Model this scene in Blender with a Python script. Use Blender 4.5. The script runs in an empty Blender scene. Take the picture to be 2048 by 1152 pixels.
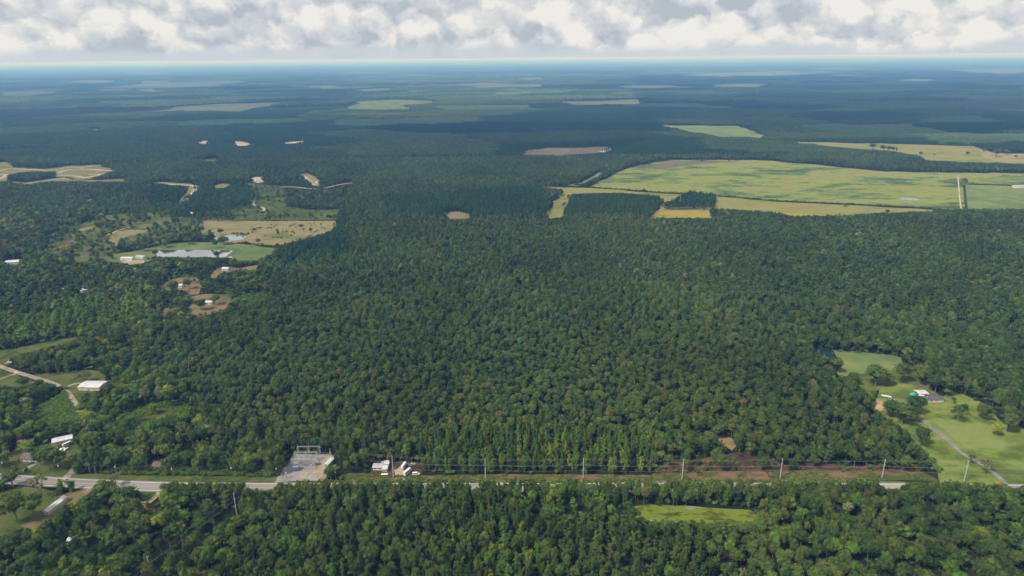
import bpy, math, random
import numpy as np
from mathutils import Matrix, Vector

R = math.radians
random.seed(7)
rng = np.random.default_rng(7)
scn = bpy.context.scene
col = scn.collection

# ------------------------------------------------------------------ camera
CAM_H, PITCH, ROLL, FPX = 300.0, 18.62, -0.53, 1365.0      # FPX: focal length in pixels of a 2048-wide frame
cam_d = bpy.data.cameras.new('camera')
cam_d.sensor_width = 36.0
cam_d.lens = 36.0 * FPX / 2048.0
cam_d.clip_start, cam_d.clip_end = 1.0, 900000.0
cam = bpy.data.objects.new('camera', cam_d)
col.objects.link(cam)
CAM_M = Matrix.Translation((0, 0, CAM_H)) @ Matrix.Rotation(R(90 - PITCH), 4, 'X') @ Matrix.Rotation(R(ROLL), 4, 'Z')
cam.matrix_world = CAM_M
scn.camera = cam

# ------------------------------------------------------------------ render and exposure
scn.render.engine = 'CYCLES'
scn.view_settings.view_transform = 'Standard'
scn.view_settings.look = 'None'
scn.view_settings.gamma = 1.0
scn.view_settings.exposure = 0.0
cy = scn.cycles
cy.max_bounces, cy.diffuse_bounces, cy.glossy_bounces = 4, 2, 2
cy.transmission_bounces, cy.volume_bounces, cy.transparent_max_bounces = 2, 2, 4
cy.use_denoising = True
cy.denoiser = 'OPENIMAGEDENOISE'
cy.denoising_input_passes = 'RGB_ALBEDO_NORMAL'
cy.caustics_reflective = cy.caustics_refractive = False

# ------------------------------------------------------------------ world: sky with broken cumulus cloud
SUN_EL, SUN_AZ = 52.0, 235.0       # azimuth clockwise from +Y (the view direction): behind and left of the camera
world = bpy.data.worlds.new('World')
scn.world = world
world.use_nodes = True
wn, wl = world.node_tree.nodes, world.node_tree.links
wn.clear()

def wnode(t, **kw):
    n = wn.new(t)
    for k, v in kw.items():
        setattr(n, k, v)
    return n

def wmath(op, a, b=None, c=None, clamp=False):
    n = wn.new('ShaderNodeMath')
    n.operation = op
    n.use_clamp = clamp
    for i, v in enumerate((a, b, c)):
        if v is None:
            continue
        if isinstance(v, (int, float)):
            n.inputs[i].default_value = v
        else:
            wl.new(v, n.inputs[i])
    return n.outputs[0]

def wsmooth(x, lo, hi, a=0.0, b=1.0):
    n = wn.new('ShaderNodeMapRange')
    n.interpolation_type = 'SMOOTHSTEP'
    wl.new(x, n.inputs[0])
    for i, v in zip((1, 2, 3, 4), (lo, hi, a, b)):
        n.inputs[i].default_value = v
    return n.outputs[0]

tc = wnode('ShaderNodeTexCoord')
sep = wnode('ShaderNodeSeparateXYZ')
wl.new(tc.outputs['Generated'], sep.inputs[0])
zdir = sep.outputs['Z']

# sky direction, stretched a little and stirred by one noise so that cloud heads curl
mp = wnode('ShaderNodeMapping')
mp.inputs['Scale'].default_value = (1, 1, 1.25)
mp.inputs['Location'].default_value = (3.7, 1.3, 0.4)
wl.new(tc.outputs['Generated'], mp.inputs['Vector'])
stir = wnode('ShaderNodeTexNoise')
stir.inputs['Scale'].default_value = 24.0
stir.inputs['Detail'].default_value = 5.0
stir.inputs['Roughness'].default_value = 0.6
wl.new(mp.outputs[0], stir.inputs['Vector'])
ctr = wnode('ShaderNodeVectorMath', operation='MULTIPLY_ADD')
ctr.inputs[1].default_value = (.064, .064, .064)
ctr.inputs[2].default_value = (-.032, -.032, -.032)
wl.new(stir.outputs['Color'], ctr.inputs[0])
wv = wnode('ShaderNodeVectorMath', operation='ADD')
wl.new(mp.outputs[0], wv.inputs[0]); wl.new(ctr.outputs[0], wv.inputs[1])

def shifted(off):
    a = wnode('ShaderNodeVectorMath', operation='ADD')
    a.inputs[1].default_value = off
    wl.new(wv.outputs[0], a.inputs[0])
    return a.outputs[0]

def cloud_noise(vec, scale, detail, rough):
    nz = wnode('ShaderNodeTexNoise')
    nz.inputs['Scale'].default_value = scale
    nz.inputs['Detail'].default_value = detail
    nz.inputs['Roughness'].default_value = rough
    wl.new(vec, nz.inputs['Vector'])
    return nz.outputs['Fac']

def heads(vec, scale):
    v = wnode('ShaderNodeTexVoronoi', feature='F1')
    v.inputs['Scale'].default_value = scale
    wl.new(vec, v.inputs['Vector'])
    return v.outputs['Distance']

big = cloud_noise(wv.outputs[0], 8.5, 5.0, 0.55)
big_up = cloud_noise(shifted((0.008, 0.0, 0.026)), 8.5, 5.0, 0.55)
hd = heads(shifted((1.5, 1.6, 1.3)), 20.0)
hd_up = heads(shifted((1.506, 1.6, 1.316)), 20.0)
flat = wnode('ShaderNodeMapping')
flat.inputs['Scale'].default_value = (1, 1, 3.5)
flat.inputs['Location'].default_value = (1.1, 6.2, 9.0)
wl.new(tc.outputs['Generated'], flat.inputs['Vector'])
layer = cloud_noise(flat.outputs[0], 5.0, 2.0, 0.5)
fine = stir.outputs['Fac']
relief = wmath('ADD', wmath('MULTIPLY', wmath('SUBTRACT', big, big_up), 2.4),
               wmath('MULTIPLY', wmath('SUBTRACT', hd_up, hd), 1.5))
dens = wmath('ADD', wmath('MULTIPLY', big, 0.75), wmath('MULTIPLY', fine, 0.25))
lit = wmath('ADD', relief, wmath('MULTIPLY', wmath('SUBTRACT', layer, 0.5), 1.1))
lit = wmath('ADD', lit, wmath('MULTIPLY', wmath('SUBTRACT', 0.45, hd), 0.35))
lit = wmath('ADD', lit, wmath('MULTIPLY', wmath('SUBTRACT', fine, 0.5), 0.7))
lit = wmath('ADD', lit, wmath('MULTIPLY', wmath('SUBTRACT', dens, 0.5), 0.9))
lit = wmath('ADD', lit, 0.68)
ramp = wnode('ShaderNodeValToRGB')
cr = ramp.color_ramp
cr.elements[0].position = 0.12
cr.elements[0].color = (0.46, 0.515, 0.57, 1)
cr.elements[1].position = 0.98
cr.elements[1].color = (0.86, 0.84, 0.80, 1)
for pos, c in ((0.34, (0.55, 0.59, 0.635, 1)), (0.55, (0.64, 0.67, 0.70, 1)), (0.76, (0.74, 0.74, 0.73, 1))):
    e = cr.elements.new(pos)
    e.color = c
wl.new(lit, ramp.inputs[0])
# towards the horizon the deck closes into one pale distant layer
low = wnode('ShaderNodeMix', data_type='RGBA')
low.inputs['B'].default_value = (0.58, 0.645, 0.70, 1)
wl.new(ramp.outputs[0], low.inputs['A'])
edge = wmath('ADD', zdir, wmath('MULTIPLY', wmath('SUBTRACT', dens, 0.5), 0.055))
wl.new(wsmooth(edge, 0.006, 0.020, 0.92, 0.0), low.inputs['Factor'])
sky = wnode('ShaderNodeTexSky')
sky.sky_type = 'NISHITA'
sky.sun_disc = False
sky.sun_elevation = R(SUN_EL)
sky.sun_rotation = R(SUN_AZ)
bg_sky = wnode('ShaderNodeBackground')
bg_sky.inputs['Strength'].default_value = 0.10
wl.new(sky.outputs[0], bg_sky.inputs['Color'])
bg_cloud = wnode('ShaderNodeBackground')
bg_cloud.inputs['Strength'].default_value = 1.0
wl.new(low.outputs['Result'], bg_cloud.inputs['Color'])
mixs = wnode('ShaderNodeMixShader')
wl.new(wsmooth(dens, 0.30, 0.44, 0.8, 1.0), mixs.inputs['Fac'])
wl.new(bg_sky.outputs[0], mixs.inputs[1])
wl.new(bg_cloud.outputs[0], mixs.inputs[2])
wout = wnode('ShaderNodeOutputWorld')
wl.new(mixs.outputs[0], wout.inputs['Surface'])

# ------------------------------------------------------------------ sun, softened by thin cloud
sun_d = bpy.data.lights.new('sun', 'SUN')
sun_d.energy = 4.2
sun_d.angle = R(5.0)
sun_d.color = (1.0, 0.95, 0.86)
sun = bpy.data.objects.new('sun', sun_d)
col.objects.link(sun)
sdir = Vector((math.sin(R(SUN_AZ)) * math.cos(R(SUN_EL)), math.cos(R(SUN_AZ)) * math.cos(R(SUN_EL)), math.sin(R(SUN_EL))))
sun.rotation_euler = sdir.to_track_quat('Z', 'Y').to_euler()
sun.location = (0, 0, 500)

# ------------------------------------------------------------------ survey: photograph grid -> ground metres
MI = CAM_M.inverted()
M3 = np.array(CAM_M.to_3x3())
MI3 = np.array(MI.to_3x3())

def at(px, py, z=0.0):
    d = CAM_M.to_3x3() @ Vector(((px - 1024) / FPX, -(py - 576) / FPX, -1.0))
    t = (z - CAM_H) / d.z
    return Vector((d.x * t, d.y * t, z))

def project(x, y, z):
    p = np.stack([x, y, z - CAM_H], 0)
    c = MI3 @ p
    return 1024 + FPX * c[0] / -c[2], 576 - FPX * c[1] / -c[2]

def px_per_m(px, py):
    p = at(px, py)
    c = MI @ p
    return FPX / -c.z

def height_for(px, py_base, py_top):
    p = at(px, py_base)
    lo, hi = 0.0, 80.0
    for _ in range(30):
        m = (lo + hi) / 2
        _, yy = project(np.array([p.x]), np.array([p.y]), np.array([m]))
        if yy[0] > py_top:
            lo = m
        else:
            hi = m
    return lo

def poly_world(pts, z=0.0):
    return [at(x, y, z) for x, y in pts]

def in_poly(x, y, poly):
    r = np.zeros(x.shape, bool)
    n = len(poly)
    for i in range(n):
        x0, y0 = poly[i]
        x1, y1 = poly[(i + 1) % n]
        if y0 == y1:
            continue
        c = (y0 > y) != (y1 > y)
        r ^= c & (x < (x1 - x0) * (y - y0) / (y1 - y0) + x0)
    return r

def vnoise(x, y, scale, seed):
    x, y = x / scale, y / scale
    xi, yi = np.floor(x).astype(np.int64), np.floor(y).astype(np.int64)
    fx, fy = x - xi, y - yi
    fx, fy = fx * fx * (3 - 2 * fx), fy * fy * (3 - 2 * fy)
    def h(a, b):
        n = (a * 374761393 + b * 668265263 + seed * 144665) & 0x7fffffff
        n = ((n ^ (n >> 13)) * 1274126177) & 0x7fffffff
        return ((n ^ (n >> 16)) & 0xffff) / 65535.0
    return (h(xi, yi) * (1 - fx) + h(xi + 1, yi) * fx) * (1 - fy) + (h(xi, yi + 1) * (1 - fx) + h(xi + 1, yi + 1) * fx) * fy

# ------------------------------------------------------------------ materials
def new_mat(name):
    m = bpy.data.materials.new(name)
    m.use_nodes = True
    m.node_tree.nodes.clear()
    return m, m.node_tree.nodes, m.node_tree.links

def plain(name, c, rough=0.6, metal=0.0, vary=0.12, scale=1.5, spec=0.3):
    m, n, l = new_mat(name)
    b = n.new('ShaderNodeBsdfPrincipled')
    b.inputs['Roughness'].default_value = rough
    b.inputs['Metallic'].default_value = metal
    b.inputs['Specular IOR Level'].default_value = spec
    g = n.new('ShaderNodeNewGeometry')
    z = n.new('ShaderNodeTexNoise')
    z.inputs['Scale'].default_value = scale
    z.inputs['Detail'].default_value = 4
    l.new(g.outputs['Position'], z.inputs['Vector'])
    mx = n.new('ShaderNodeMix')
    mx.data_type = 'RGBA'
    mx.inputs['A'].default_value = (*[v * (1 - vary) for v in c], 1)
    mx.inputs['B'].default_value = (*[min(1, v * (1 + vary)) for v in c], 1)
    l.new(z.outputs['Fac'], mx.inputs['Factor'])
    l.new(mx.outputs['Result'], b.inputs['Base Color'])
    o = n.new('ShaderNodeOutputMaterial')
    l.new(b.outputs[0], o.inputs[0])
    return m

def ribbed(name, c, dark, pitch=0.9, axis=0, rough=0.45):
    """sheet metal or shingle with ribs along the object's own axis, and stains"""
    m, n, l = new_mat(name)
    b = n.new('ShaderNodeBsdfPrincipled')
    b.inputs['Roughness'].default_value = rough
    t = n.new('ShaderNodeTexCoord')
    s = n.new('ShaderNodeSeparateXYZ')
    l.new(t.outputs['Object'], s.inputs[0])
    w = n.new('ShaderNodeMath'); w.operation = 'MULTIPLY'; w.inputs[1].default_value = 6.283 / pitch
    l.new(s.outputs[axis], w.inputs[0])
    sn = n.new('ShaderNodeMath'); sn.operation = 'SINE'
    l.new(w.outputs[0], sn.inputs[0])
    z = n.new('ShaderNodeTexNoise'); z.inputs['Scale'].default_value = 0.35; z.inputs['Detail'].default_value = 6
    l.new(t.outputs['Object'], z.inputs['Vector'])
    a = n.new('ShaderNodeMath'); a.operation = 'MULTIPLY_ADD'; a.inputs[1].default_value = 0.12
    l.new(sn.outputs[0], a.inputs[0]); l.new(z.outputs['Fac'], a.inputs[2])
    mr = n.new('ShaderNodeMapRange'); mr.inputs[1].default_value = 0.3; mr.inputs[2].default_value = 0.7
    l.new(a.outputs[0], mr.inputs[0])
    mx = n.new('ShaderNodeMix'); mx.data_type = 'RGBA'
    mx.inputs['A'].default_value = (*dark, 1); mx.inputs['B'].default_value = (*c, 1)
    l.new(mr.outputs[0], mx.inputs['Factor'])
    l.new(mx.outputs['Result'], b.inputs['Base Color'])
    o = n.new('ShaderNodeOutputMaterial')
    l.new(b.outputs[0], o.inputs[0])
    return m

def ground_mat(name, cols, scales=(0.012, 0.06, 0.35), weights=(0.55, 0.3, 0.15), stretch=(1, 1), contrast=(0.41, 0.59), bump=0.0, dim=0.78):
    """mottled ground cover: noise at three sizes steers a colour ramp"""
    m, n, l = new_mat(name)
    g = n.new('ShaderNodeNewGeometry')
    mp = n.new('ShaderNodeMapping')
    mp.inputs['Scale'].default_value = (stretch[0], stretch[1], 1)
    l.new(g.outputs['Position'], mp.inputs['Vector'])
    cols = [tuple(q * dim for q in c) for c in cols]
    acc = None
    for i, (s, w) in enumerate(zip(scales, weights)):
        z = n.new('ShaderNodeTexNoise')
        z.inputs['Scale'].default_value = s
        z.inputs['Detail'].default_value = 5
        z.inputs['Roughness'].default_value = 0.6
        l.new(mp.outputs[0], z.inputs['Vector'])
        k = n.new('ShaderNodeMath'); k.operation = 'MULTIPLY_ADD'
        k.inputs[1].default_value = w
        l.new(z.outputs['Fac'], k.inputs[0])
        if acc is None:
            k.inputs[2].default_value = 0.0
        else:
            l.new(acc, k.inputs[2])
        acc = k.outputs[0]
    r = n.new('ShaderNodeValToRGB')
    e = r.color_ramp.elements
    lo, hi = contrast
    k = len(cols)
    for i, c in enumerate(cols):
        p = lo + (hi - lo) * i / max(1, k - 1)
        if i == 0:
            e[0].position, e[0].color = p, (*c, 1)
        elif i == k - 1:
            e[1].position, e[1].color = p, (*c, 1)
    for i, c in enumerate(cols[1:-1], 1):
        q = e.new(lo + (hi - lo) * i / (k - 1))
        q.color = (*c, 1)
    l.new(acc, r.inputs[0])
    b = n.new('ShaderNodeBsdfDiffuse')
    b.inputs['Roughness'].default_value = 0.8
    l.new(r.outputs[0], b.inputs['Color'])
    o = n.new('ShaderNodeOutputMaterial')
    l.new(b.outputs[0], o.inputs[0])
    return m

def foliage_mat(name):
    m, n, l = new_mat(name)
    a = n.new('ShaderNodeAttribute')
    a.attribute_type = 'INSTANCER'
    a.attribute_name = 'tint'
    g = n.new('ShaderNodeNewGeometry')
    mr = n.new('ShaderNodeMapRange')
    mr.inputs[3].default_value, mr.inputs[4].default_value = 0.62, 1.38
    l.new(g.outputs['Random Per Island'], mr.inputs[0])
    v = n.new('ShaderNodeVectorMath'); v.operation = 'SCALE'
    l.new(a.outputs['Vector'], v.inputs[0])
    l.new(mr.outputs[0], v.inputs['Scale'])
    d = n.new('ShaderNodeBsdfDiffuse')
    t = n.new('ShaderNodeBsdfTranslucent')
    l.new(v.outputs[0], d.inputs['Color'])
    l.new(v.outputs[0], t.inputs['Color'])
    mx = n.new('ShaderNodeMixShader')
    mx.inputs[0].default_value = 0.18
    l.new(d.outputs[0], mx.inputs[1]); l.new(t.outputs[0], mx.inputs[2])
    o = n.new('ShaderNodeOutputMaterial')
    l.new(mx.outputs[0], o.inputs[0])
    return m

def water_mat(name, c, rough=0.06, refl=0.45):
    m, n, l = new_mat(name)
    g = n.new('ShaderNodeNewGeometry')
    z = n.new('ShaderNodeTexNoise'); z.inputs['Scale'].default_value = 0.25; z.inputs['Detail'].default_value = 4
    l.new(g.outputs['Position'], z.inputs['Vector'])
    bp = n.new('ShaderNodeBump'); bp.inputs['Strength'].default_value = 0.03; bp.inputs['Distance'].default_value = 0.3
    l.new(z.outputs['Fac'], bp.inputs['Height'])
    d = n.new('ShaderNodeBsdfDiffuse'); d.inputs['Color'].default_value = (*c, 1)
    s = n.new('ShaderNodeBsdfGlossy'); s.inputs['Roughness'].default_value = rough; s.inputs['Color'].default_value = (0.95, 0.95, 0.95, 1)
    l.new(bp.outputs[0], s.inputs['Normal'])
    mx = n.new('ShaderNodeMixShader'); mx.inputs[0].default_value = refl
    l.new(d.outputs[0], mx.inputs[1]); l.new(s.outputs[0], mx.inputs[2])
    o = n.new('ShaderNodeOutputMaterial'); l.new(mx.outputs[0], o.inputs[0])
    return m

M = {}
M['leaf'] = foliage_mat('foliage')
M['bark'] = plain('bark', (0.17, 0.14, 0.11), 0.9, vary=0.3)
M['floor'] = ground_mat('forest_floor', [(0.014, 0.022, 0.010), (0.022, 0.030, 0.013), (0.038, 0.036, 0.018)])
M['far_field'] = ground_mat('distant_field', [(0.075, 0.10, 0.045), (0.10, 0.13, 0.055), (0.14, 0.165, 0.075), (0.16, 0.16, 0.09)], scales=(0.0012, 0.004, 0.02), stretch=(0.5, 1))
M['far'] = ground_mat('far_canopy', [(0.016, 0.030, 0.016), (0.022, 0.042, 0.018), (0.030, 0.052, 0.022), (0.06, 0.085, 0.04), (0.11, 0.13, 0.07)],
                      scales=(0.00035, 0.0012, 0.004), weights=(0.45, 0.35, 0.2), stretch=(0.55, 1.0), contrast=(0.32, 0.70))
M['meadow'] = ground_mat('meadow_grass', [(0.055, 0.085, 0.035), (0.11, 0.15, 0.045), (0.175, 0.205, 0.055), (0.205, 0.22, 0.045), (0.19, 0.175, 0.08)],
                         scales=(0.007, 0.03, 0.14), weights=(.45, .35, .2), stretch=(0.5, 1.0), contrast=(0.435, 0.57), dim=.9)
M['hayfield'] = ground_mat('hayfield', [(0.14, 0.165, 0.045), (0.21, 0.22, 0.065), (0.25, 0.23, 0.08), (0.21, 0.17, 0.075)], scales=(0.008, 0.03, 0.12), stretch=(0.45, 1.0))
M['gold'] = ground_mat('goldenrod', [(0.17, 0.17, 0.05), (0.29, 0.235, 0.035), (0.34, 0.26, 0.03), (0.22, 0.205, 0.06)], scales=(0.02, 0.07, 0.25))
M['green_field'] = ground_mat('green_field', [(0.11, 0.16, 0.055), (0.155, 0.20, 0.065), (0.19, 0.23, 0.085)], scales=(0.01, 0.04, 0.2))
M['lawn'] = ground_mat('lawn_grass', [(0.075, 0.105, 0.025), (0.105, 0.145, 0.03), (0.15, 0.19, 0.04), (0.175, 0.195, 0.065)], scales=(0.025, 0.09, 0.35), stretch=(0.7, 1), contrast=(0.44, 0.57), dim=.92)
M['yard'] = ground_mat('yard_grass', [(0.06, 0.085, 0.022), (0.10, 0.135, 0.03), (0.14, 0.16, 0.045), (0.17, 0.15, 0.06)], scales=(0.03, 0.1, 0.4))
M['brown_field'] = ground_mat('dry_grass', [(0.13, 0.125, 0.05), (0.21, 0.165, 0.08), (0.27, 0.19, 0.10), (0.17, 0.16, 0.06)], scales=(0.02, 0.07, 0.3))
M['tan_pasture'] = ground_mat('tan_pasture', [(0.14, 0.16, 0.055), (0.24, 0.22, 0.095), (0.31, 0.25, 0.13), (0.20, 0.20, 0.075)], scales=(0.009, 0.035, 0.15), stretch=(0.5, 1))
M['scrub'] = ground_mat('scrub', [(0.05, 0.075, 0.02), (0.085, 0.115, 0.028), (0.13, 0.15, 0.04)], scales=(0.02, 0.08, 0.3))
M['clearcut'] = ground_mat('cut_over_ground', [(0.09, 0.09, 0.055), (0.15, 0.125, 0.085), (0.19, 0.155, 0.11)], scales=(0.01, 0.04, 0.2))
M['red_dirt'] = ground_mat('red_dirt', [(0.075, 0.10, 0.03), (0.11, 0.10, 0.04), (0.19, 0.12, 0.065), (0.235, 0.145, 0.085), (0.12, 0.11, 0.045), (0.085, 0.11, 0.03)], scales=(0.03, 0.12, 0.6), stretch=(0.3, 1))
M['litter'] = ground_mat('leaf_litter', [(0.05, 0.035, 0.022), (0.10, 0.062, 0.036), (0.16, 0.10, 0.055)], scales=(0.04, 0.15, 0.6))
M['sand'] = ground_mat('sandy_track', [(0.27, 0.22, 0.16), (0.40, 0.335, 0.25), (0.48, 0.41, 0.32)], scales=(0.05, 0.2, 0.8))
M['sand_far'] = ground_mat('bare_sand', [(0.36, 0.29, 0.20), (0.48, 0.40, 0.29), (0.56, 0.48, 0.37)], scales=(0.02, 0.08, 0.3))
M['gravel'] = ground_mat('pale_gravel', [(0.27, 0.255, 0.25), (0.36, 0.34, 0.335), (0.43, 0.40, 0.39)], scales=(0.06, 0.25, 1.0))
M['asphalt'] = ground_mat('worn_asphalt', [(0.26, 0.245, 0.24), (0.32, 0.30, 0.29), (0.37, 0.345, 0.335)], scales=(0.03, 0.15, 0.7), stretch=(0.2, 1))
M['drive'] = ground_mat('driveway_asphalt', [(0.17, 0.165, 0.16), (0.23, 0.22, 0.21), (0.29, 0.275, 0.25)], scales=(0.05, 0.2, 0.8))
M['paint_white'] = plain('road_paint_white', (0.7, 0.7, 0.68), 0.6)
M['paint_yellow'] = plain('road_paint_yellow', (0.55, 0.38, 0.06), 0.6)
M['algae'] = ground_mat('pond_algae', [(0.06, 0.06, 0.02), (0.10, 0.12, 0.02), (0.16, 0.205, 0.025), (0.175, 0.225, 0.03), (0.16, 0.20, 0.05), (0.24, 0.28, 0.17)], scales=(0.03, 0.12, 0.5), weights=(.5, .32, .18), stretch=(0.45, 1), contrast=(0.42, 0.59))
M['pond'] = water_mat('pond_water', (0.10, 0.105, 0.11), refl=0.66)
M['dark_pond'] = water_mat('dark_pond_water', (0.012, 0.035, 0.035), refl=0.16)
M['mud_water'] = water_mat('muddy_water', (0.30, 0.21, 0.09), refl=0.06)
M['white_metal'] = ribbed('white_sheet_metal', (0.60, 0.61, 0.63), (0.42, 0.42, 0.44))
M['grey_metal'] = ribbed('grey_sheet_metal', (0.46, 0.46, 0.49), (0.33, 0.32, 0.34))
M['brown_roof'] = ribbed('brown_shingles', (0.15, 0.105, 0.10), (0.10, 0.07, 0.068), pitch=0.5, axis=1, rough=0.9)
M['dark_roof'] = ribbed('dark_shingles', (0.11, 0.10, 0.105), (0.07, 0.065, 0.07), pitch=0.5, axis=1, rough=0.9)
M['rust_roof'] = ribbed('rusted_sheet_metal', (0.30, 0.13, 0.08), (0.16, 0.085, 0.06))
M['tan_roof'] = ribbed('tan_shingles', (0.40, 0.30, 0.21), (0.30, 0.22, 0.16), pitch=0.5, axis=1, rough=0.9)
M['cream'] = plain('cream_siding', (0.62, 0.55, 0.40), 0.7)
M['white'] = plain('white_siding', (0.72, 0.71, 0.69), 0.6)
M['yellow_wall'] = plain('yellow_siding', (0.60, 0.42, 0.16), 0.7)
M['wood'] = plain('weathered_wood', (0.36, 0.23, 0.14), 0.8, vary=0.25)
M['pole_wood'] = plain('pole_wood', (0.13, 0.10, 0.08), 0.9)
M['glass'] = plain('window_glass', (0.03, 0.035, 0.045), 0.15, spec=0.6)
M['galv'] = plain('galvanised_steel', (0.50, 0.53, 0.56), 0.5, 0.15)
M['lattice'] = plain('substation_steel', (0.40, 0.40, 0.39), 0.6, 0.1)
M['blue_grey'] = plain('blue_grey_paint', (0.22, 0.28, 0.34), 0.5)
M['porcelain'] = plain('dark_porcelain', (0.05, 0.045, 0.05), 0.4)
M['wire'] = plain('aluminium_wire', (0.36, 0.37, 0.37), 0.5, 0.1)
M['rubber'] = plain('tyre_rubber', (0.025, 0.025, 0.025), 0.9)
M['car_white'] = plain('white_car_paint', (0.74, 0.74, 0.75), 0.3, spec=0.5)
M['car_dark'] = plain('dark_car_paint', (0.035, 0.04, 0.05), 0.3, spec=0.5)
M['car_silver'] = plain('silver_car_paint', (0.42, 0.44, 0.46), 0.3, 0.3)
M['teal'] = plain('teal_tarpaulin', (0.03, 0.42, 0.26), 0.6)
M['mud'] = ground_mat('tan_mud', [(0.22, 0.155, 0.075), (0.28, 0.20, 0.095), (0.31, 0.23, 0.125), (0.42, 0.37, 0.29)], scales=(0.05, 0.2, 0.8), contrast=(.42, .62))
M['orange_soil'] = ground_mat('orange_soil', [(0.30, 0.20, 0.10), (0.43, 0.29, 0.16), (0.50, 0.36, 0.22)], scales=(0.1, 0.3, 1.0))

# ------------------------------------------------------------------ mesh helpers
class MB:
    def __init__(s):
        s.v, s.f = [], []
    def quad(s, a, b, c, d):
        i = len(s.v); s.v += [a, b, c, d]; s.f.append((i, i + 1, i + 2, i + 3)); return s
    def poly(s, pts):
        i = len(s.v); s.v += list(pts); s.f.append(tuple(range(i, i + len(pts)))); return s
    def box(s, x0, y0, z0, x1, y1, z1):
        i = len(s.v)
        s.v += [(x0, y0, z0), (x1, y0, z0), (x1, y1, z0), (x0, y1, z0), (x0, y0, z1), (x1, y0, z1), (x1, y1, z1), (x0, y1, z1)]
        for q in ((3, 2, 1, 0), (4, 5, 6, 7), (0, 1, 5, 4), (1, 2, 6, 5), (2, 3, 7, 6), (3, 0, 4, 7)):
            s.f.append(tuple(i + k for k in q))
        return s
    def tube(s, a, b, r0, r1=None, n=6):
        r1 = r0 if r1 is None else r1
        a, b = Vector(a), Vector(b)
        d = (b - a).normalized()
        u = d.orthogonal().normalized(); w = d.cross(u)
        i = len(s.v)
        for p, r in ((a, r0), (b, r1)):
            for k in range(n):
                t = 2 * math.pi * k / n
                s.v.append(tuple(p + u * (r * math.cos(t)) + w * (r * math.sin(t))))
        for k in range(n):
            s.f.append((i + k, i + (k + 1) % n, i + n + (k + 1) % n, i + n + k))
        s.f.append(tuple(i + k for k in reversed(range(n))))
        s.f.append(tuple(i + n + k for k in range(n)))
        return s
    def path(s, pts, r, n=4):
        for a, b in zip(pts, pts[1:]):
            s.tube(a, b, r, r, n)
        return s
    def prism(s, prof, axis, a, b):
        """profile in (u, z) swept along x (axis 0: profile is y, z) or y (axis 1: profile is x, z)"""
        i = len(s.v); n = len(prof)
        for t in (a, b):
            for u, z in prof:
                s.v.append((t, u, z) if axis == 0 else (u, t, z))
        for k in range(n):
            s.f.append((i + k, i + (k + 1) % n, i + n + (k + 1) % n, i + n + k))
        s.f.append(tuple(i + k for k in reversed(range(n))))
        s.f.append(tuple(i + n + k for k in range(n)))
        return s
    def mesh(s, name, mat):
        me = bpy.data.meshes.new(name)
        me.from_pydata([tuple(p) for p in s.v], [], s.f)
        me.materials.append(mat)
        me.update()
        return me
    def build(s, name, mat, parent=None, fix=True):
        me = s.mesh(name, mat)
        if fix:
            import bmesh
            bm = bmesh.new(); bm.from_mesh(me)
            bmesh.ops.recalc_face_normals(bm, faces=bm.faces)
            bm.to_mesh(me); bm.free()
        return link(name, me, parent)

def link(name, data, parent=None):
    o = bpy.data.objects.new(name, data)
    col.objects.link(o)
    if parent is not None:
        o.parent = parent
    return o

def tag(o, label, cat, group=None, kind=None):
    o['label'] = label
    o['category'] = cat
    if group: o['group'] = group
    if kind: o['kind'] = kind
    return o

def thing(name, label, cat, loc=(0, 0, 0), rz=0.0, group=None):
    o = link(name, None)
    o.location = loc
    o.rotation_euler = (0, 0, rz)
    return tag(o, label, cat, group)

def rough_ring(pts, step, amp, seed):
    """a surveyed outline made uneven, as the edge of grass or water is"""
    rr = random.Random(seed)
    out = []
    n = len(pts)
    for i in range(n):
        a, b = Vector(pts[i]), Vector(pts[(i + 1) % n])
        L = (b - a).length
        k = min(60, max(1, int(L / step)))
        nrm = Vector((-(b - a).y, (b - a).x, 0)).normalized() if L > 0 else Vector((0, 0, 0))
        for j in range(k):
            p = a.lerp(b, j / k)
            if j:
                p = p + nrm * rr.uniform(-amp, amp)
            out.append(p)
    return out

def sheet(name, label, cat, px, mat, z, step=12.0, amp=1.5, kind='structure', group=None):
    w = poly_world(px)
    far_k = max(1.0, w[0].length / 900.0)
    ring = rough_ring(w, step, amp * far_k, sum(map(ord, label)) % 1000 + len(px) * 13 + int(px[0][0]))
    o = MB().poly([(p.x, p.y, z) for p in ring]).build(name, mat, fix=False)
    if o.data.polygons[0].normal.z < 0:
        o.data.flip_normals()
    return tag(o, label, cat, group, kind)

def strip_mesh(pts, width, z, off=0.0, dash=None):
    """ribbon along a ground polyline (world points), smoothed"""
    P = [Vector((p.x, p.y, 0)) for p in pts]
    S = []
    for i in range(len(P) - 1):
        p0 = P[i - 1] if i else P[i]
        p1, p2 = P[i], P[i + 1]
        p3 = P[i + 2] if i + 2 < len(P) else p2
        for j in range(8):
            t = j / 8
            S.append(0.5 * ((2 * p1) + (p2 - p0) * t + (2 * p0 - 5 * p1 + 4 * p2 - p3) * t * t + (3 * p1 - p0 - 3 * p2 + p3) * t ** 3))
    S.append(P[-1])
    mb = MB()
    L, Rr = [], []
    for i, p in enumerate(S):
        d = (S[min(i + 1, len(S) - 1)] - S[max(i - 1, 0)])
        n = Vector((-d.y, d.x, 0)).normalized()
        c = p + n * off
        L.append((*(c + n * width / 2).xy, z)); Rr.append((*(c - n * width / 2).xy, z))
    for i in range(len(S) - 1):
        mb.quad(Rr[i], Rr[i + 1], L[i + 1], L[i])
    return mb, S

def road(name, label, cat, px, width, mat, z):
    mb, S = strip_mesh(poly_world(px), width, z)
    o = mb.build(name, mat, fix=False)
    return tag(o, label, cat, None, 'structure'), S

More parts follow.
